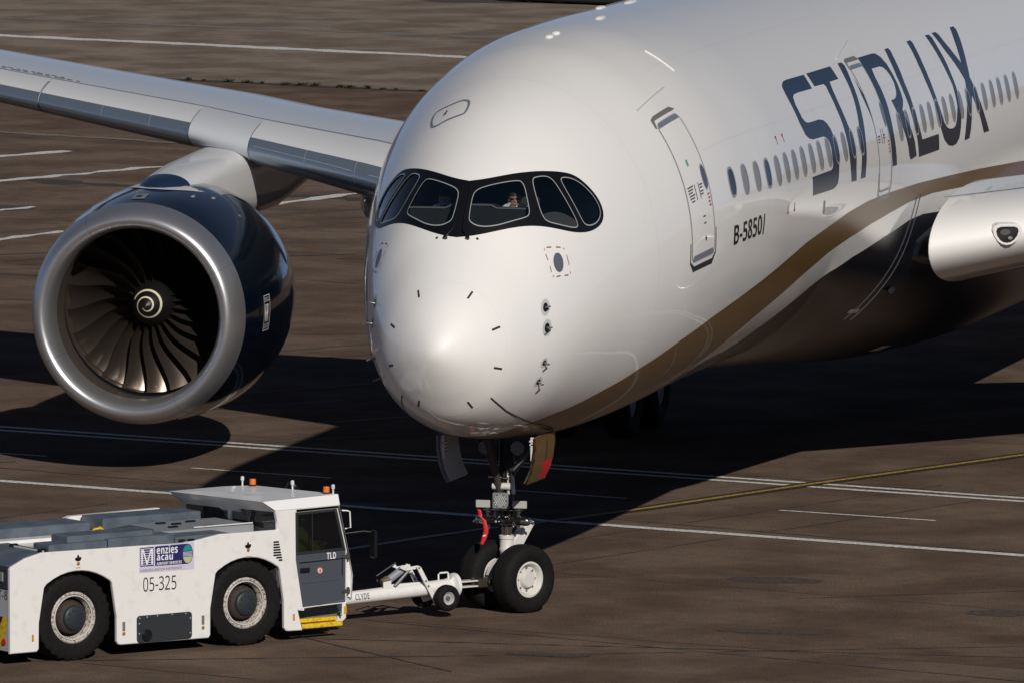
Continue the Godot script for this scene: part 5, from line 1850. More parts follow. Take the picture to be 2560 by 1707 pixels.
	for e in [[0.252, 1.445], [3.248, 1.44], [1.043, 0.346], [2.44, 0.334]]:
		mb = MB.new()
		rod(mb, Vector3(e[0], e[1], 0.0), Vector3(e[0], e[1], 0.006), 0.028, -1.0, 16)
		part("tie_down_mark", mb, worn(M(0.42, 0.22, 0.03, 0.6), 210, 12.0, 0.4), t)
	for e in [[3.25, 1.34, 0.09, 0.022], [0.25, 1.385, 0.08, 0.012]]:
		mb = MB.new()
		prism(mb, rrect(Vector2(e[0], e[1]), e[2], e[3], 0.004), 0.001, 0.003)
		part("small_label", mb, M(0.33, 0.26, 0.14, 0.6), t)
	for e in [[1.043, 0.455], [2.44, 0.45]]:
		mb = MB.new()
		prism(mb, rrect(Vector2(e[0], e[1]), 0.05, 0.14, 0.006), 0.001, 0.003)
		part("step_slot", mb, M(0.16, 0.155, 0.145, 0.6), t)
	for e in [[-0.545, 0.40, 0.035, 0.10], [4.06, 0.375, 0.035, 0.10]]:
		mb = MB.new()
		box(mb, Vector3(e[0], e[1], 0.004), Vector3(e[2], e[3], 0.01), 0.003)
		part("amber_reflector", mb, M(0.50, 0.25, 0.02, 0.4), t)
	for k in 8:
		mb = MB.new()
		var x0 := 3.695 if k < 6 else (3.745 if k == 6 else 3.79)
		var x1 := 3.80 + 0.0085 * k
		prism(mb, rrect(Vector2((x0 + x1) / 2, 1.528 - 0.0395 * k), x1 - x0, 0.026, 0.012), 0.0015, 0.004)
		part("vent_slot", mb, BLACK, t)
	# operator's board and fleet number
	mb = MB.new()
	prism(mb, P2([1.318, 1.232, 1.318, 1.615, 2.285, 1.632, 2.285, 1.225]), 0.001, 0.004)
	var bd := part("operator_board", mb, M(0.56, 0.52, 0.62, 0.5), t)
	var bl := M(0.018, 0.02, 0.115, 0.4)
	mb = MB.new()
	var bo := []
	for e in circle(Vector2(2.165, 1.462), 0.095, 0.152, 20):
		if e.x > 2.165 - 0.001:
			bo.append(e)
	prism(mb, P2([1.595, 1.318, 1.595, 1.608, 2.165, 1.614, 2.20, 1.605, 2.235, 1.575, 2.257, 1.52, 2.264, 1.464, 2.257, 1.41, 2.235, 1.352, 2.20, 1.322, 2.165, 1.312]), 0.0045, 0.006)
	part("board_field", mb, bl, bd)
	for e in [[1.442, 1.525, M(0.02, 0.24, 0.24, 0.4)], [1.415, 1.345, M(0.45, 0.46, 0.24, 0.4)]]:
		mb = MB.new()
		var upper: bool = e[1] > 1.5
		var q := PackedVector2Array()
		for k in 13:
			var th := lerpf(0.32, PI - 0.32, k / 12.0) * (1.0 if upper else -1.0)
			q.append(Vector2(2.168 + cos(th) * 0.086, 1.462 + sin(th) * 0.138))
		prism(mb, q, 0.0065, 0.0075)
		part("emblem_disc", mb, e[2], bd)
	for k in 4:
		mb = MB.new()
		box(mb, Vector3(2.168, 1.488 - 0.0185 * k, 0.007), Vector3(0.165, 0.007, 0.001))
		part("emblem_bar", mb, M(0.7, 0.7, 0.72, 0.4), bd)
	mb = MB.new()
	prism(mb, P2([1.332, 1.325, 1.332, 1.602, 1.572, 1.606, 1.572, 1.322]), 0.0045, 0.006)
	part("emblem_field", mb, bl, bd)
	for k in 8:
		mb = MB.new()
		box(mb, Vector3(1.452, 1.345 + 0.034 * k, 0.0068), Vector3(0.238, 0.010, 0.001))
		part("emblem_bar", mb, M(0.6, 0.58, 0.66, 0.4), bd)
	var pale := M(0.74, 0.73, 0.76, 0.4)
	mb = MB.new()
	flat_text(mb, lettering("M", 0.225, 0.205, 400), Transform3D(Basis.IDENTITY, Vector3(1.35, 1.352, 0.0082)))
	part("emblem_letter", mb, pale, bd)
	for e in [["enzies", 0.128, 0.37, 1.622, 1.488], ["acau", 0.082, 0.285, 1.622, 1.393], ["AIRPORT SERVICES", 0.042, 0.44, 1.622, 1.328]]:
		mb = MB.new()
		flat_text(mb, lettering(e[0], e[1], e[2], 700), Transform3D(Basis.IDENTITY, Vector3(e[3], e[4], 0.0075)))
		part("board_lettering", mb, pale, bd)
	mb = MB.new()
	flat_text(mb, lettering("A MENZIES AVIATION PARTNERSHIP", 0.036, 0.74, 400), Transform3D(Basis.IDENTITY, Vector3(1.33, 1.245, 0.0055)))
	part("board_lettering", mb, M(0.04, 0.04, 0.09, 0.5), bd)
	mb = MB.new()
	for gl in glyphs(lettering("05-325", 0.215, 0.585, 400)):
		mb = MB.new()
		flat_text(mb, gl, at_side(0.003).translated(Vector3(1.385, 0.945, 0.0)))
		part("fleet_number", mb, M(0.02, 0.02, 0.022, 0.5), t)
	# door with its window
	mb = MB.new()
	prism(mb, P2([4.112, 1.225, 4.112, 1.30, 5.0, 1.318, 4.995, 0.54, 4.24, 0.515]), -0.045, -0.008, 0.008)
	var door := part("door", mb, M(0.055, 0.065, 0.08, 0.5), t)
	mb = MB.new()
	prism(mb, P2([4.165, 1.19, 4.95, 1.205, 4.945, 1.19, 4.175, 1.172]), -0.01, -0.004)
	part("door_groove", mb, BLACK, door)
	mb = MB.new()
	prism(mb, P2([4.935, 1.19, 4.95, 1.19, 4.945, 0.93, 4.93, 0.95]), -0.01, -0.004)
	part("door_groove", mb, BLACK, door)
	mb = MB.new()
	box(mb, Vector3(4.58, 0.875, -0.006), Vector3(0.70, 0.016, 0.02), 0.006, Transform3D(Basis(Vector3.BACK, 0.02), Vector3(0, -0.08, 0)))
	part("door_crease", mb, M(0.07, 0.08, 0.098, 0.5), door)
	mb = MB.new()
	box(mb, Vector3(4.265, 1.065, 0.0), Vector3(0.17, 0.075, 0.03), 0.012)
	part("door_handle", mb, BLACK, door)
	mb = MB.new()
	flat_text(mb, lettering("TLD", 0.10, 0.165, 700), Transform3D(Basis.IDENTITY, Vector3(4.66, 1.205, -0.003)))
	part("door_lettering", mb, pale, door)
	mb = MB.new()
	rod(mb, Vector3(4.535, 1.045, -0.01), Vector3(4.535, 1.045, -0.002), 0.05, -1.0, 20)
	var ns := part("prohibition_sign", mb, M(0.66, 0.55, 0.5, 0.5), door)
	mb = MB.new()
	lathe(mb, [Vector2(0.0, 0.05), Vector2(0.003, 0.05), Vector2(0.003, 0.04), Vector2(0.0, 0.04)], Transform3D(Basis.IDENTITY, Vector3(4.535, 1.045, -0.001)), 24)
	part("sign_ring", mb, M(0.5, 0.12, 0.07, 0.5), ns)
	mb = MB.new()
	prism(mb, P2([4.525, 1.015, 4.545, 1.012, 4.55, 1.05, 4.54, 1.08, 4.528, 1.06]), -0.002, 0.001)
	part("sign_mark", mb, M(0.25, 0.1, 0.05, 0.5), ns)
	for y in [1.225, 0.705]:
		mb = MB.new()
		box(mb, Vector3(5.0, y, 0.006), Vector3(0.14, 0.05, 0.03), 0.008)
		box(mb, Vector3(5.035, y, 0.008), Vector3(0.05, 0.11, 0.04), 0.01)
		part("door_hinge", mb, M(0.05, 0.05, 0.05, 0.5), door)
	var frame := PackedVector2Array([Vector2(4.108, 1.30), Vector2(4.105, 1.94), Vector2(4.845, 1.955), Vector2(5.004, 1.318)])
	mb = MB.new()
	var inner := PackedVector2Array([Vector2(4.155, 1.345), Vector2(4.152, 1.90), Vector2(4.805, 1.915), Vector2(4.945, 1.36)])
	for k in 4:
		var j := (k + 1) % 4
		prism(mb, PackedVector2Array([frame[k], frame[j], inner[j], inner[k]]), -0.04, -0.006, 0.004)
	part("window_frame", mb, M(0.018, 0.02, 0.024, 0.45), door)
	mb = MB.new()
	prism(mb, P2([4.395, 1.35, 4.395, 1.905, 4.415, 1.905, 4.415, 1.35]), -0.03, -0.004, 0.003)
	part("window_bar", mb, M(0.015, 0.016, 0.018, 0.4), door)
	var gm := glass(0.005, 0.006, 0.007, 0.62)
	mb = MB.new()
	prism(mb, inner, -0.028, -0.022)
	part("window_pane", mb, gm, door)
	# cab: roof, visor, rear wall, front, floor
	mb = MB.new()
	prism(mb, P2([-0.03, 0.0, -0.16, 0.09, -2.36, 0.04, -2.55, -0.03]), 3.78, 4.82, 0.0, Transform3D(Basis(Vector3(0, 0, 1), Vector3(0, 1, 0), Vector3(1, 0, 0)), Vector3(0, 2.0, 0)))
	part("cab_core", mb, M(0.06, 0.06, 0.062, 0.7), t)
	# the roof itself: a shallow tray with sloping edges
	mb = MB.new()
	var top := [Vector3(3.52, 2.142, -0.02), Vector3(4.875, 2.172, -0.02), Vector3(4.83, 2.10, -2.25), Vector3(4.5, 2.075, -2.58), Vector3(3.5, 2.065, -2.58)]
	var rim2 := [Vector3(3.735, 1.998, 0.002), Vector3(4.893, 2.013, 0.002), Vector3(4.90, 1.99, -2.4), Vector3(4.6, 1.98, -2.602), Vector3(3.735, 1.975, -2.602)]
	var cen := Vector3(4.2, 2.13, -1.3)
	for k in 5:
		var j := (k + 1) % 5
		mb.ftri(cen, top[k], top[j], Vector3.UP)
		if k != 4:
			mb.quad(top[k], top[j], rim2[j], rim2[k], Vector3((top[k].x + top[j].x) / 2 - 4.2, 0.1, (top[k].z + top[j].z) / 2 + 1.3))
	part("roof", mb, M(0.78, 0.785, 0.80, 0.5, 0.0, 0.3), t)
	# the visor behind the roof, with its cut-outs
	mb = MB.new()
	var vz := [-0.02, -0.25, -0.95, -1.02, -1.08, -1.42, -1.50, -1.58, -2.4, -2.58]
	var vh := [0.165, 0.165, 0.175, 0.20, 0.34, 0.36, 0.33, 0.20, 0.20, 0.20]
	for k in vz.size() - 1:
		var f0: float = lerpf(2.142, 2.065, -vz[k] / 2.58)
		var f1: float = lerpf(2.142, 2.065, -vz[k + 1] / 2.58)
		var a := Vector3(3.515, f0, vz[k])
		var b := Vector3(3.515, f1, vz[k + 1])
		var c := Vector3(3.515 + vh[k + 1] * 1.25, f1 - vh[k + 1], vz[k + 1])
		var d := Vector3(3.515 + vh[k] * 1.25, f0 - vh[k], vz[k])
		mb.quad(a, b, c, d, Vector3(-1, 0.2, 0))
		var th := Vector3(0.02, 0.0, 0)
		mb.quad(a + th, b + th, c + th, d + th, Vector3(1, -0.2, 0))
		mb.quad(d, c, c + th, d + th, Vector3(0, -1, 0))
	part("rear_visor", mb, TW, t)
	mb = MB.new()
	for z in [-0.04, -1.32, -2.56]:
		box(mb, Vector3(3.80, 1.83, z), Vector3(0.06, 0.32, 0.07 if z > -2.0 and z < -1.0 else 0.05), 0.01)
	part("cab_posts", mb, TW, t).set_meta("kind", "stuff")
	for e in [[-0.07, -1.28], [-1.36, -2.53]]:
		mb = MB.new()
		box(mb, Vector3(3.81, 1.83, (e[0] + e[1]) / 2), Vector3(0.008, 0.29, e[0] - e[1]))
		part("rear_window", mb, glass(0.03, 0.035, 0.04, 0.3), t)
		mb = MB.new()
		pipe(mb, [Vector3(3.79, 1.70, (e[0] + e[1]) / 2 - 0.1), Vector3(3.785, 1.95, (e[0] + e[1]) / 2 - 0.02)], 0.014)
		part("rear_wiper", mb, BLACK, t)
	mb = MB.new()
	box(mb, Vector3(4.45, 0.62, -1.3), Vector3(1.28, 0.07, 2.46))
	part("cab_floor", mb, M(0.03, 0.03, 0.03, 0.8), t)
	mb = MB.new()
	box(mb, Vector3(3.82, 1.16, -1.3), Vector3(0.06, 1.06, 2.46))
	part("cab_rear_wall", mb, M(0.05, 0.05, 0.052, 0.8), t)
	mb = MB.new()
	prism(mb, P2([5.05, 0.60, 5.12, 0.60, 5.13, 0.95, 5.08, 1.25, 5.02, 1.25]), -2.54, -0.06, 0.0)
	part("cab_front", mb, TW, t)
	mb = MB.new()
	mb.quad(Vector3(5.05, 1.25, -0.07), Vector3(4.90, 1.98, -0.07), Vector3(4.90, 1.98, -2.53), Vector3(5.05, 1.25, -2.53), Vector3(1, 0.2, 0))
	part("windscreen", mb, glass(0.03, 0.035, 0.04, 0.3), t)
	mb = MB.new()
	box(mb, Vector3(4.95, 1.12, -1.0), Vector3(0.16, 0.36, 1.7), 0.04)
	part("dashboard", mb, M(0.02, 0.02, 0.022, 0.7), t)
	mb = MB.new()
	lathe(mb, [Vector2(0.0, 0.19), Vector2(0.02, 0.2), Vector2(0.04, 0.19), Vector2(0.02, 0.18), Vector2(0.0, 0.19)], frame_along(Vector3(4.82, 1.34, -0.45), Vector3(4.78, 1.46, -0.45)), 28)
	part("steering_wheel", mb, BLACK, t)
	mb = MB.new()
	box(mb, Vector3(4.42, 1.0, -0.45), Vector3(0.46, 0.14, 0.46), 0.05)
	box(mb, Vector3(4.22, 1.30, -0.45), Vector3(0.12, 0.6, 0.44), 0.05)
	part("driver_seat", mb, M(0.015, 0.016, 0.018, 0.8), t)
	# steps, bumpers, mirrors, lamps
	for e in [[4.22, 0.29, -0.14, 0.68, 0.06, 0.12], [4.58, 0.215, -0.045, 0.73, 0.07, 0.09]]:
		mb = MB.new()
		box(mb, Vector3(4.22 + e[3] / 2, e[1], e[2]), Vector3(e[3], e[4], e[5]), 0.012)
		part("yellow_step", mb, YELLOW, t)
	mb = MB.new()
	box(mb, Vector3(4.65, 0.36, -1.3), Vector3(0.9, 0.3, 1.9), 0.03)
	part("front_axle_housing", mb, M(0.12, 0.12, 0.12, 0.6), t)
	for z in [-0.62, -1.98]:
		mb = MB.new()
		prism(mb, P2([5.20, 0.15, 5.20, 0.515, 5.40, 0.50, 5.40, 0.20, 5.33, 0.15]), z - 0.05, z + 0.05, 0.02)
		box(mb, Vector3(5.24, 0.33, z - 0.22), Vector3(0.06, 0.36, 0.5), 0.01)
		var bm := part("front_bumper", mb, TW, t)
		mb = MB.new()
		box(mb, Vector3(5.37, 0.33, z + 0.053), Vector3(0.05, 0.12, 0.01), 0.003)
		part("amber_reflector", mb, M(0.6, 0.33, 0.02, 0.4), bm)
	mb = MB.new()
	for k in 4:
		pipe(mb, [Vector3(5.08, 0.55 - 0.1 * k, -0.5), Vector3(5.2, 0.4 - 0.06 * k, -0.56), Vector3(5.26, 0.25, -0.5 - 0.05 * k)], 0.014)
	part("hydraulic_lines", mb, STEEL, t).set_meta("kind", "stuff")
	mb = MB.new()
	box(mb, Vector3(5.3, 0.46, -1.3), Vector3(0.4, 0.12, 0.5), 0.02)
	rod(mb, Vector3(5.45, 0.36, -1.3), Vector3(5.45, 0.62, -1.3), 0.035)
	part("tow_hitch", mb, STEEL, t)
	mb = MB.new()
	pipe(mb, [Vector3(4.95, 1.92, -0.03), Vector3(5.02, 1.915, 0.02), Vector3(5.06, 1.90, 0.02), Vector3(5.075, 1.66, 0.02), Vector3(5.01, 1.64, -0.03)], 0.012)
	part("grab_bar", mb, TW, t)
	mb = MB.new()
	pipe(mb, [Vector3(4.97, 1.60, -2.50), Vector3(5.28, 1.66, -2.2), Vector3(5.40, 1.66, -2.1)], 0.016)
	pipe(mb, [Vector3(4.98, 1.57, 0.0), Vector3(5.26, 1.60, 0.10), Vector3(5.37, 1.58, 0.14)], 0.014)
	var ma := part("mirror_arm", mb, BLACK, t)
	mb = MB.new()
	box(mb, Vector3(5.40, 1.40, 0.15), Vector3(0.05, 0.42, 0.16), 0.02)
	part("mirror", mb, BLACK, ma)
	var orange := M(0.75, 0.16, 0.012, 0.25, 0.0, 0.6)
	for e in [[4.75, 2.105, -2.15], [4.80, 2.165, -0.22]]:
		mb = MB.new()
		rod(mb, Vector3(e[0], e[1], e[2]), Vector3(e[0], e[1] + 0.02, e[2]), 0.06)
		var b := part("beacon_base", mb, BLACK, t)
		mb = MB.new()
		lathe(mb, [Vector2(0.0, 0.045), Vector2(0.012, 0.05), Vector2(0.02, 0.046), Vector2(0.03, 0.05), Vector2(0.04, 0.046), Vector2(0.05, 0.05), Vector2(0.06, 0.046), Vector2(0.072, 0.05), Vector2(0.085, 0.045), Vector2(0.09, 0.0)], Transform3D(Basis(Vector3.RIGHT, -PI / 2), Vector3(e[0], e[1] + 0.02, e[2])), 24)
		part("amber_beacon", mb, orange, b)
	for e in [[4.70, 2.09, -2.36], [4.84, 2.125, -1.2], [4.84, 2.165, -0.10]]:
		mb = MB.new()
		rod(mb, Vector3(e[0], e[1], e[2]), Vector3(e[0], e[1] + 0.075, e[2]), 0.014)
		box(mb, Vector3(e[0], e[1] + 0.11, e[2]), Vector3(0.05, 0.075, 0.05), 0.014)
		part("marker_lamp", mb, M(0.6, 0.62, 0.65, 0.3), t)
	mb = MB.new()
	rod(mb, Vector3(4.92, 2.05, -1.42), Vector3(5.02, 2.16, -1.42), 0.09, 0.11)
	part("work_lamp", mb, BLACK, t)
	# old numbers ghosting on the roof
	mb = MB.new()
	var gh := lettering("07", 0.5, 0.95, 700)
	for k in range(0, gh.size() - 2, 3):
		var P := []
		for q in 3:
			var g: Vector2 = gh[k + q]
			var x: float = 3.92 + g.y
			var z: float = -0.85 - g.x
			P.append(Vector3(x, lerpf(2.142, 2.065, -z / 2.58) + 0.014 + 0.010 * (1.0 - absf(x - 4.2) / 0.7), z))
		mb.ftri(P[0], P[1], P[2], Vector3.UP)
	part("roof_number", mb, M(0.68, 0.69, 0.71, 0.5), t)
	for z in [[-0.26, 1.0], [-2.34, -1.0]]:
		tractor_wheel(t, 0.208, z[0], z[1])
		tractor_wheel(t, 3.235, z[0], z[1])

func build_tow_bar() -> void:
	var t := thing("tow_bar", "white tubular tow bar on two small wheels between tractor and nose gear", "tow bar", TO, TTURN)
	var z := -1.3
	var mb := MB.new()
	rod(mb, Vector3(5.36, 0.375, z), Vector3(7.86, 0.455, z), 0.097, 0.112, 28)
	var tube := part("tube", mb, TW, t)
	mb = MB.new()
	lathe(mb, [Vector2(-0.05, 0.115), Vector2(-0.02, 0.185), Vector2(0.0, 0.188), Vector2(0.03, 0.188), Vector2(0.035, 0.18), Vector2(0.035, 0.0)], frame_along(Vector3(7.86, 0.455, z), Vector3(8.86, 0.47, z)), 32)
	var fl := part("head_flange", mb, TW, t)
	for k in 8:
		var th := TAU * k / 8
		mb = MB.new()
		var c := Vector3(7.84, 0.455 + sin(th) * 0.15, z + cos(th) * 0.15)
		rod(mb, c, c + Vector3(0.07, 0, 0), 0.02, -1.0, 8)
		part("flange_bolt", mb, GREY, fl)
	for s in [-1.0, 1.0]:
		mb = MB.new()
		prism(mb, P2([7.55, 0.46, 7.86, 0.61, 7.86, 0.46]), z + s * 0.06 - 0.006, z + s * 0.06 + 0.006)
		part("gusset", mb, TW, fl)
	for e in [[0.502, 0.55], [0.42, 0.40]]:
		mb = MB.new()
		box(mb, Vector3(8.14, e[0], z), Vector3(0.54, 0.022, 0.17), 0.006)
		part("head_plate", mb, M(0.6, 0.59, 0.56, 0.5), t)
	mb = MB.new()
	box(mb, Vector3(8.36, 0.46, z), Vector3(0.20, 0.14, 0.22), 0.02)
	rod(mb, Vector3(8.22, 0.38, z), Vector3(8.22, 0.56, z), 0.03)
	rod(mb, Vector3(8.45, 0.47, z - 0.18), Vector3(8.45, 0.47, z + 0.18), 0.05)
	part("tow_head", mb, M(0.05, 0.045, 0.035, 0.5, 0.4), t)
	mb = MB.new()
	pipe(mb, [Vector3(7.58, 0.53, z), Vector3(7.58, 0.645, z), Vector3(7.60, 0.66, z), Vector3(7.74, 0.662, z), Vector3(7.76, 0.65, z), Vector3(7.76, 0.54, z)], 0.014)
	part("handle", mb, TW, t)
	# the lifting linkage
	for s in [-1.0, 1.0]:
		mb = MB.new()
		var zz: float = z + s * 0.15
		prism(mb, P2([7.07, 0.80, 7.10, 0.825, 7.15, 0.80, 7.455, 0.285, 7.60, 0.33, 7.60, 0.27, 7.44, 0.215, 7.40, 0.225]), zz - 0.012, zz + 0.012, 0.004)
		var arm := part("lift_arm", mb, TW, t)
		for e in [[7.11, 0.79], [7.235, 0.58], [7.28, 0.50]]:
			mb = MB.new()
			rod(mb, Vector3(e[0], e[1], zz + 0.01), Vector3(e[0], e[1], zz + 0.025), 0.018, -1.0, 10)
			part("arm_bolt", mb, M(0.3, 0.24, 0.16, 0.5, 0.4), arm)
		mb = MB.new()
		prism(mb, P2([6.80, 0.80, 6.84, 0.845, 6.88, 0.80, 7.12, 0.82, 7.12, 0.77, 6.90, 0.755]), zz - 0.05 * s - 0.01, zz - 0.05 * s + 0.01, 0.003)
		part("link_plate", mb, TW, arm)
	mb = MB.new()
	rod(mb, Vector3(6.62, 0.60, z), Vector3(6.90, 0.76, z), 0.062, 0.058)
	var jack := part("hydraulic_jack", mb, M(0.45, 0.46, 0.50, 0.3, 0.5), t)
	mb = MB.new()
	rod(mb, Vector3(6.54, 0.57, z), Vector3(6.66, 0.63, z), 0.072)
	part("jack_collar", mb, M(0.12, 0.09, 0.06, 0.6), jack)
	mb = MB.new()
	rod(mb, Vector3(6.72, 0.53, z + 0.08), Vector3(7.02, 0.79, z + 0.08), 0.025)
	part("jack_rod", mb, STEEL, jack)
	mb = MB.new()
	pipe(mb, [Vector3(6.52, 0.60, z - 0.1), Vector3(6.50, 0.68, z - 0.1), Vector3(6.86, 0.86, z - 0.1)], 0.014)
	part("pump_lever", mb, M(0.04, 0.04, 0.045, 0.5), jack)
	mb = MB.new()
	prism(mb, P2([6.52, 0.44, 6.52, 0.60, 6.66, 0.62, 6.66, 0.46]), z + 0.05, z + 0.075, 0.004)
	box(mb, Vector3(6.95, 0.525, z), Vector3(0.62, 0.05, 0.07), 0.01)
	part("jack_bracket", mb, TW, t)
	mb = MB.new()
	flat_text(mb, lettering("CLYDE", 0.085, 0.26, 400), Transform3D(Basis(Vector3(1, 0.03, 0).normalized(), Vector3(-0.03, 0.98, -0.2).normalized(), Vector3(0, 0.2, 1).normalized()), Vector3(5.98, 0.375, z + 0.115)))
	part("bar_lettering", mb, M(0.06, 0.06, 0.06, 0.6), tube)
	# its wheels
	for s in [-1.0, 1.0]:
		var c := Vector3(7.52, 0.315, z + s * 0.31)
		var xf := frame_along(c, c + Vector3(0, 0, s))
		mb = MB.new()
		var h := 0.085
		lathe(mb, [Vector2(-h * 0.7, 0.1), Vector2(-h, 0.125), Vector2(-h, 0.165), Vector2(-h * 0.8, 0.192), Vector2(-h * 0.4, 0.203), Vector2(h * 0.4, 0.203), Vector2(h * 0.8, 0.192), Vector2(h, 0.165), Vector2(h, 0.125), Vector2(h * 0.7, 0.1)], xf, 40)
		var ty := part("tyre", mb, RUBBER, t)
		mb = MB.new()
		lathe(mb, [Vector2(-h * 0.6, 0.0), Vector2(-h * 0.6, 0.1)], xf, 32)
		lathe(mb, [Vector2(h * 0.2, 0.07), Vector2(h * 0.6, 0.09), Vector2(h * 0.75, 0.106), Vector2(h * 0.7, 0.112)], xf, 32)
		lathe(mb, [Vector2(h * 0.1, 0.0), Vector2(h * 0.2, 0.07)], xf, 32)
		part("wheel_rim", mb, M(0.5, 0.5, 0.5, 0.35, 0.4), ty)
		mb = MB.new()
		rod(mb, xf * Vector3(0, 0, 0), xf * Vector3(0, 0, h * 0.75), 0.035, 0.03)
		part("wheel_hub", mb, STEEL, ty)
	mb = MB.new()
	rod(mb, Vector3(7.52, 0.315, z - 0.3), Vector3(7.52, 0.315, z + 0.3), 0.025)
	part("axle", mb, TW, t)

# ---------------------------------------------------------------- people: one surface over a skeleton of tapered capsules
func field(caps: Array, p: Vector3, blend: float) -> float:
	var d := 1e9
	for c in caps:
		var a: Vector3 = c[0]
		var ab: Vector3 = c[1] - a
		var u := clampf((p - a).dot(ab) / maxf(ab.length_squared(), 1e-9), 0.0, 1.0)
		var e: float = p.distance_to(a + ab * u) - lerpf(c[2], c[3], u)
		var h := clampf(0.5 + 0.5 * (d - e) / blend, 0.0, 1.0)
		d = lerpf(d, e, h) - blend * h * (1.0 - h) if d < 1e8 else e
	return d

func skin_net(mb: MB, caps: Array, cell: float, blend: float) -> void:
	var lo := Vector3.ONE * 1e9
	var hi := -lo
	for c in caps:
		for k in 2:
			var r: float = c[2 + k] + cell * 2.0
			lo = lo.min(c[k] - Vector3.ONE * r)
			hi = hi.max(c[k] + Vector3.ONE * r)
	var n := Vector3i(((hi - lo) / cell).ceil()) + Vector3i.ONE
	var val := PackedFloat32Array()
	val.resize(n.x * n.y * n.z)
	for z in n.z:
		for y in n.y:
			for x in n.x:
				val[(z * n.y + y) * n.x + x] = field(caps, lo + Vector3(x, y, z) * cell, blend)
	var id := func(x: int, y: int, z: int) -> int: return (z * n.y + y) * n.x + x
	var vert := {}
	for z in n.z - 1:
		for y in n.y - 1:
			for x in n.x - 1:
				var sum := Vector3.ZERO
				var cnt := 0
				var v := []
				for k in 8:
					v.append(val[id.call(x + (k & 1), y + ((k >> 1) & 1), z + (k >> 2))])
				for k in 8:
					for b in 3:
						if k & (1 << b) == 0:
							var j := k | (1 << b)
							if (v[k] < 0.0) != (v[j] < 0.0):
								var u: float = v[k] / (v[k] - v[j])
								var a := Vector3(k & 1, (k >> 1) & 1, k >> 2)
								var q := Vector3(j & 1, (j >> 1) & 1, j >> 2)
								sum += a.lerp(q, u)
								cnt += 1
				if cnt > 0:
					vert[id.call(x, y, z)] = lo + (Vector3(x, y, z) + sum / cnt) * cell
	var nrm := {}
	for k in vert:
		var p: Vector3 = vert[k]
		var e := cell * 0.5
		nrm[k] = Vector3(field(caps, p + Vector3(e, 0, 0), blend) - field(caps, p - Vector3(e, 0, 0), blend), field(caps, p + Vector3(0, e, 0), blend) - field(caps, p - Vector3(0, e, 0), blend), field(caps, p + Vector3(0, 0, e), blend) - field(caps, p - Vector3(0, 0, e), blend)).normalized()
	var st := [1, n.x, n.x * n.y]
	for z in range(1, n.z - 1):
		for y in range(1, n.y - 1):
			for x in range(1, n.x - 1):
				var i: int = id.call(x, y, z)
				for b in 3:
					if (val[i] < 0.0) != (val[i + st[b]] < 0.0):
						var u: int = st[(b + 1) % 3]
						var w: int = st[(b + 2) % 3]
						var q := [i, i - u, i - u - w, i - w]
						if vert.has(q[0]) and vert.has(q[1]) and vert.has(q[2]) and vert.has(q[3]):
							mb.tri(vert[q[0]], vert[q[1]], vert[q[2]], nrm[q[0]], nrm[q[1]], nrm[q[2]])
							mb.tri(vert[q[0]], vert[q[2]], vert[q[3]], nrm[q[0]], nrm[q[2]], nrm[q[3]])

func ball(mb: MB, c: Vector3, r: Vector3, count := 14, from := -1.0) -> void:
	var rows := []
	for i in count + 1:
		var v := lerpf(from, 1.0, float(i) / count)
		var k := sqrt(maxf(0.0, 1.0 - v * v))
		var row := PackedVector3Array()
		for j in count:
			var th := TAU * j / count
			row.append(c + Vector3(cos(th) * k * r.x, v * r.y, sin(th) * k * r.z))
		rows.append(row)
	grid(mb, rows, true, false)

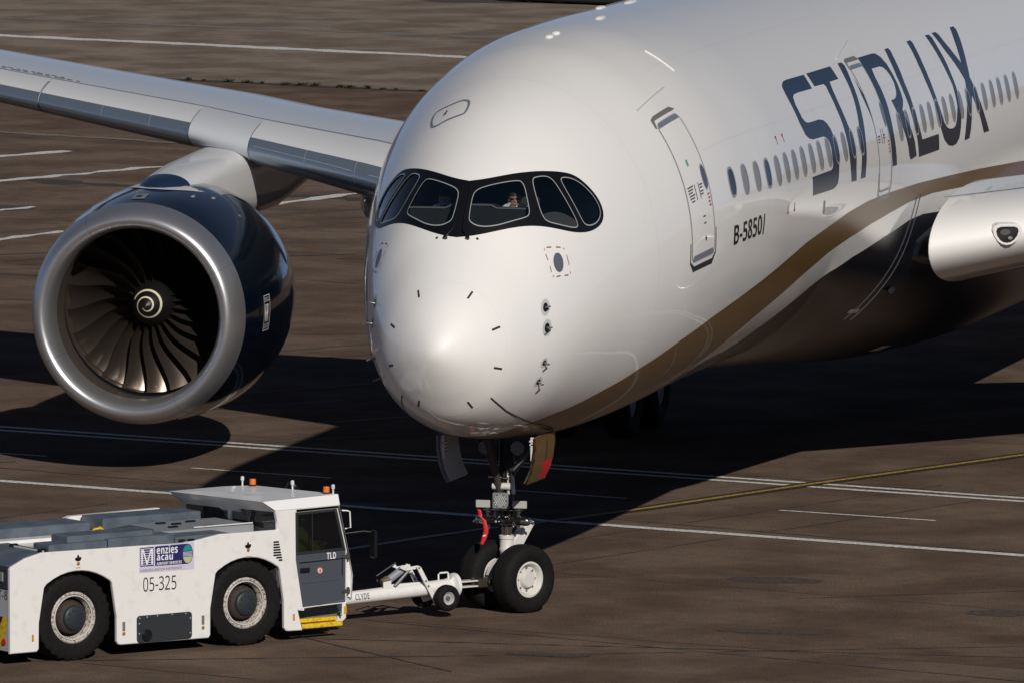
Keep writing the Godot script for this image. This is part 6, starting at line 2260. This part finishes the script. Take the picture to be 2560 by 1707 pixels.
# a seated figure; head at the origin of "head", facing "face" (a flat direction)
func seated(label: String, head: Vector3, face: float, shirt: Material, hair: Material, reach: Array, extra: String) -> Node3D:
	var t := thing("person", label, "person", head + Vector3(0, -0.85, 0), face)
	var skinm := M(0.36, 0.21, 0.14, 0.6)
	skinm.subsurf_scatter_enabled = true
	skinm.subsurf_scatter_strength = 0.1
	var H := Vector3(0, 0.85, 0)
	var body := [[H + Vector3(0, 0.03, -0.01), H + Vector3(0, -0.04, 0.015), 0.092, 0.07], [H + Vector3(0, -0.06, 0.03), H + Vector3(0, -0.085, 0.04), 0.055, 0.045], [H + Vector3(0, -0.02, 0.09), H + Vector3(0, -0.035, 0.105), 0.014, 0.016], [H + Vector3(0, -0.1, -0.02), H + Vector3(0, -0.2, -0.03), 0.055, 0.06], [H + Vector3(0.092, -0.01, -0.01), H + Vector3(0.094, -0.04, -0.01), 0.014, 0.012], [H + Vector3(-0.092, -0.01, -0.01), H + Vector3(-0.094, -0.04, -0.01), 0.014, 0.012],
		[H + Vector3(0, -0.28, -0.03), H + Vector3(0, -0.72, -0.02), 0.14, 0.15], [H + Vector3(-0.12, -0.27, -0.03), H + Vector3(0.12, -0.27, -0.03), 0.085, 0.085]]
	var cloth := [[H + Vector3(0, -0.27, -0.03), H + Vector3(0, -0.70, -0.02), 0.155, 0.165], [H + Vector3(-0.13, -0.265, -0.03), H + Vector3(0.13, -0.265, -0.03), 0.095, 0.095], [H + Vector3(0, -0.20, -0.035), H + Vector3(0, -0.24, -0.03), 0.07, 0.12]]
	for k in 2:
		var s := 1.0 if k == 0 else -1.0
		var sh := H + Vector3(0.20 * s, -0.285, -0.03)
		var hand: Vector3 = H + reach[k]
		var el: Vector3 = (sh + hand) / 2 + Vector3(0.07 * s, -0.10, -0.02)
		body.append_array([[sh, el, 0.05, 0.042], [el, hand, 0.040, 0.028], [hand, hand + (hand - el).normalized() * 0.07, 0.032, 0.03]])
		for f in 4:
			var base := hand + (hand - el).normalized() * 0.08 + Vector3(0.022 * (f - 1.5), 0, 0)
			body.append([base, base + (hand - el).normalized() * 0.04 + Vector3(0, -0.03, 0.02), 0.010, 0.008])
		body.append([hand + Vector3(-0.03 * s, 0, 0.02), hand + Vector3(-0.055 * s, 0.0, 0.06), 0.011, 0.009])
		cloth.append([sh, el, 0.068, 0.062])
		cloth.append([el, el.lerp(hand, 0.12), 0.060, 0.056])
		body.append_array([[H + Vector3(0.09 * s, -0.75, 0.0), H + Vector3(0.12 * s, -0.72, 0.40), 0.085, 0.065]])
	if extra != "vest":
		# sitting low, shoulders raised over the controls
		for set_ in [body, cloth]:
			for c in set_:
				for k in 2:
					if c[k].y < H.y - 0.19 and c[k].y > H.y - 0.4:
						c[k] += Vector3(0, 0.085, 0)
	var mb := MB.new()
	skin_net(mb, body, 0.017, 0.02)
	var bo := part("body", mb, skinm, t)
	mb = MB.new()
	skin_net(mb, cloth, 0.02, 0.03)
	part("shirt", mb, shirt, bo)
	mb = MB.new()
	ball(mb, H + Vector3(0, 0.035, -0.018), Vector3(0.102, 0.108, 0.112), 16, 0.12)
	ball(mb, H + Vector3(0, 0.02, -0.05), Vector3(0.098, 0.10, 0.085), 14, -0.7)
	part("hair", mb, hair, bo)
	mb = MB.new()
	for s in [-1.0, 1.0]:
		ball(mb, H + Vector3(0.034 * s, 0.005, 0.072), Vector3(0.014, 0.011, 0.012), 8)
	part("eyes", mb, M(0.05, 0.04, 0.035, 0.3), bo).set_meta("kind", "stuff")
	mb = MB.new()
	ball(mb, H + Vector3(0, -0.075, 0.087), Vector3(0.024, 0.008, 0.012), 8)
	part("mouth", mb, M(0.28, 0.12, 0.09, 0.5), bo)
	if extra == "glasses":
		mb = MB.new()
		for s in [-1.0, 1.0]:
			ball(mb, H + Vector3(0.036 * s, 0.005, 0.082), Vector3(0.03, 0.02, 0.016), 10)
		pipe(mb, [H + Vector3(-0.094, 0.008, 0.0), H + Vector3(-0.066, 0.008, 0.08), H + Vector3(0.066, 0.008, 0.08), H + Vector3(0.094, 0.008, 0.0)], 0.005)
		part("sunglasses", mb, BLACK, bo)
		mb = MB.new()
		ball(mb, H + Vector3(-0.03, -0.075, 0.125), Vector3(0.035, 0.035, 0.035), 12)
		part("hand_microphone", mb, M(0.2, 0.2, 0.2, 0.4), bo)
	if extra == "mask":
		mb = MB.new()
		ball(mb, H + Vector3(0, -0.065, 0.052), Vector3(0.078, 0.055, 0.062), 14)
		part("face_mask", mb, M(0.16, 0.36, 0.48, 0.8), bo)
	if extra != "vest":
		for s in [-1.0, 1.0]:
			mb = MB.new()
			var c := H + Vector3(0.185 * s, -0.105, -0.02)
			for k in 4:
				box(mb, c + Vector3((0.012 + 0.022 * k - 0.03) * s, -0.006 * k, 0.0), Vector3(0.012, 0.02, 0.075), 0.002, Transform3D(Basis.IDENTITY, Vector3.ZERO))
			part("epaulette", mb, M(0.02, 0.02, 0.025, 0.7), bo)
	return t

func build_people() -> void:
	var white := M(0.72, 0.73, 0.74, 0.8)
	var dark := M(0.012, 0.01, 0.009, 0.6)
	seated("pilot in white shirt and sunglasses behind the airliner's right-hand windshield in view", Vector3(0.55, 6.465, -2.98), 0.25, white, dark, [Vector3(0.12, -0.26, 0.25), Vector3(-0.04, -0.12, 0.17)], "glasses")
	seated("pilot wearing a pale blue face mask behind the left windshield in view", Vector3(-0.545, 6.435, -2.98), 0.15, white, dark, [Vector3(0.14, -0.42, 0.3), Vector3(-0.14, -0.42, 0.3)], "mask")
	var xf := Transform3D(Basis(Vector3.UP, TTURN), TO)
	seated("tractor driver in a bright yellow-green vest seen through the cab's side window", xf * Vector3(4.47, 1.79, -0.45), TTURN + PI / 2, M(0.42, 0.62, 0.03, 0.7), dark, [Vector3(0.12, -0.40, 0.34), Vector3(-0.12, -0.40, 0.34)], "vest")

func build_far_vehicle() -> void:
	var t := thing("parked_trailer", "black low equipment trailer standing far behind the airliner's crown", "trailer", Vector3(-33.6, 0, -146.9), -0.32)
	var mb := MB.new()
	box(mb, Vector3(2.6, 0.62, 0), Vector3(9.5, 1.1, 2.4), 0.05)
	part("trailer_bed", mb, M(0.012, 0.013, 0.014, 0.6), t)
	for x in [-1.2, -0.1, 4.9, 6.0]:
		mb = MB.new()
		lathe(mb, tyre_profile(0.42, 0.3, 0.2), frame_along(Vector3(x, 0.42, 1.0), Vector3(x, 0.42, 2.0)), 28)
		lathe(mb, [Vector2(0.08, 0.21), Vector2(0.06, 0.0)], frame_along(Vector3(x, 0.42, 1.0), Vector3(x, 0.42, 2.0)), 20)
		part("tyre", mb, RUBBER, t)

# ----------------------------------------------------------------
func _ready() -> void:
	# camera, sky, sun, exposure
	var cam := Camera3D.new()
	cam.name = "camera"
	add_child(cam)
	cam.fov = 3.98972
	cam.near = 1.0
	cam.far = 6000.0
	cam.look_at_from_position(Vector3(36.5332, 18.8529, 140.0219), Vector3(36.5332, 18.8529, 140.0219) + Vector3(-0.243124, -0.098192, -0.965012) * 100.0)
	cam.current = true
	var sky := ProceduralSkyMaterial.new()
	sky.sky_top_color = Color(0.13, 0.175, 0.265)
	sky.sky_horizon_color = Color(0.49, 0.58, 0.71)
	sky.sky_curve = 0.16
	sky.ground_bottom_color = Color(0.10, 0.085, 0.07)
	sky.ground_horizon_color = Color(0.38, 0.42, 0.46)
	sky.sun_angle_max = 12.0
	var env := Environment.new()
	env.background_mode = Environment.BG_SKY
	env.sky = Sky.new()
	env.sky.sky_material = sky
	env.background_energy_multiplier = 1.0
	env.tonemap_mode = Environment.TONE_MAPPER_LINEAR
	env.tonemap_exposure = 1.0
	env.sdfgi_enabled = true
	env.ssao_enabled = true
	env.ssil_enabled = true
	var we := WorldEnvironment.new()
	we.name = "world"
	we.environment = env
	add_child(we)
	var sun := DirectionalLight3D.new()
	sun.name = "sun"
	add_child(sun)
	sun.light_color = Color(1.0, 0.976, 0.94)
	sun.light_energy = 1.15
	sun.light_angular_distance = 0.53
	sun.shadow_enabled = true
	sun.look_at_from_position(Vector3(0.93, 1.0, 1.6) * 100.0, Vector3.ZERO)
	make_materials()
	make_tables()
	make_lines()
	build_apron()
	build_airliner()
	build_tractor()
	build_tow_bar()
	build_people()
	build_far_vehicle()
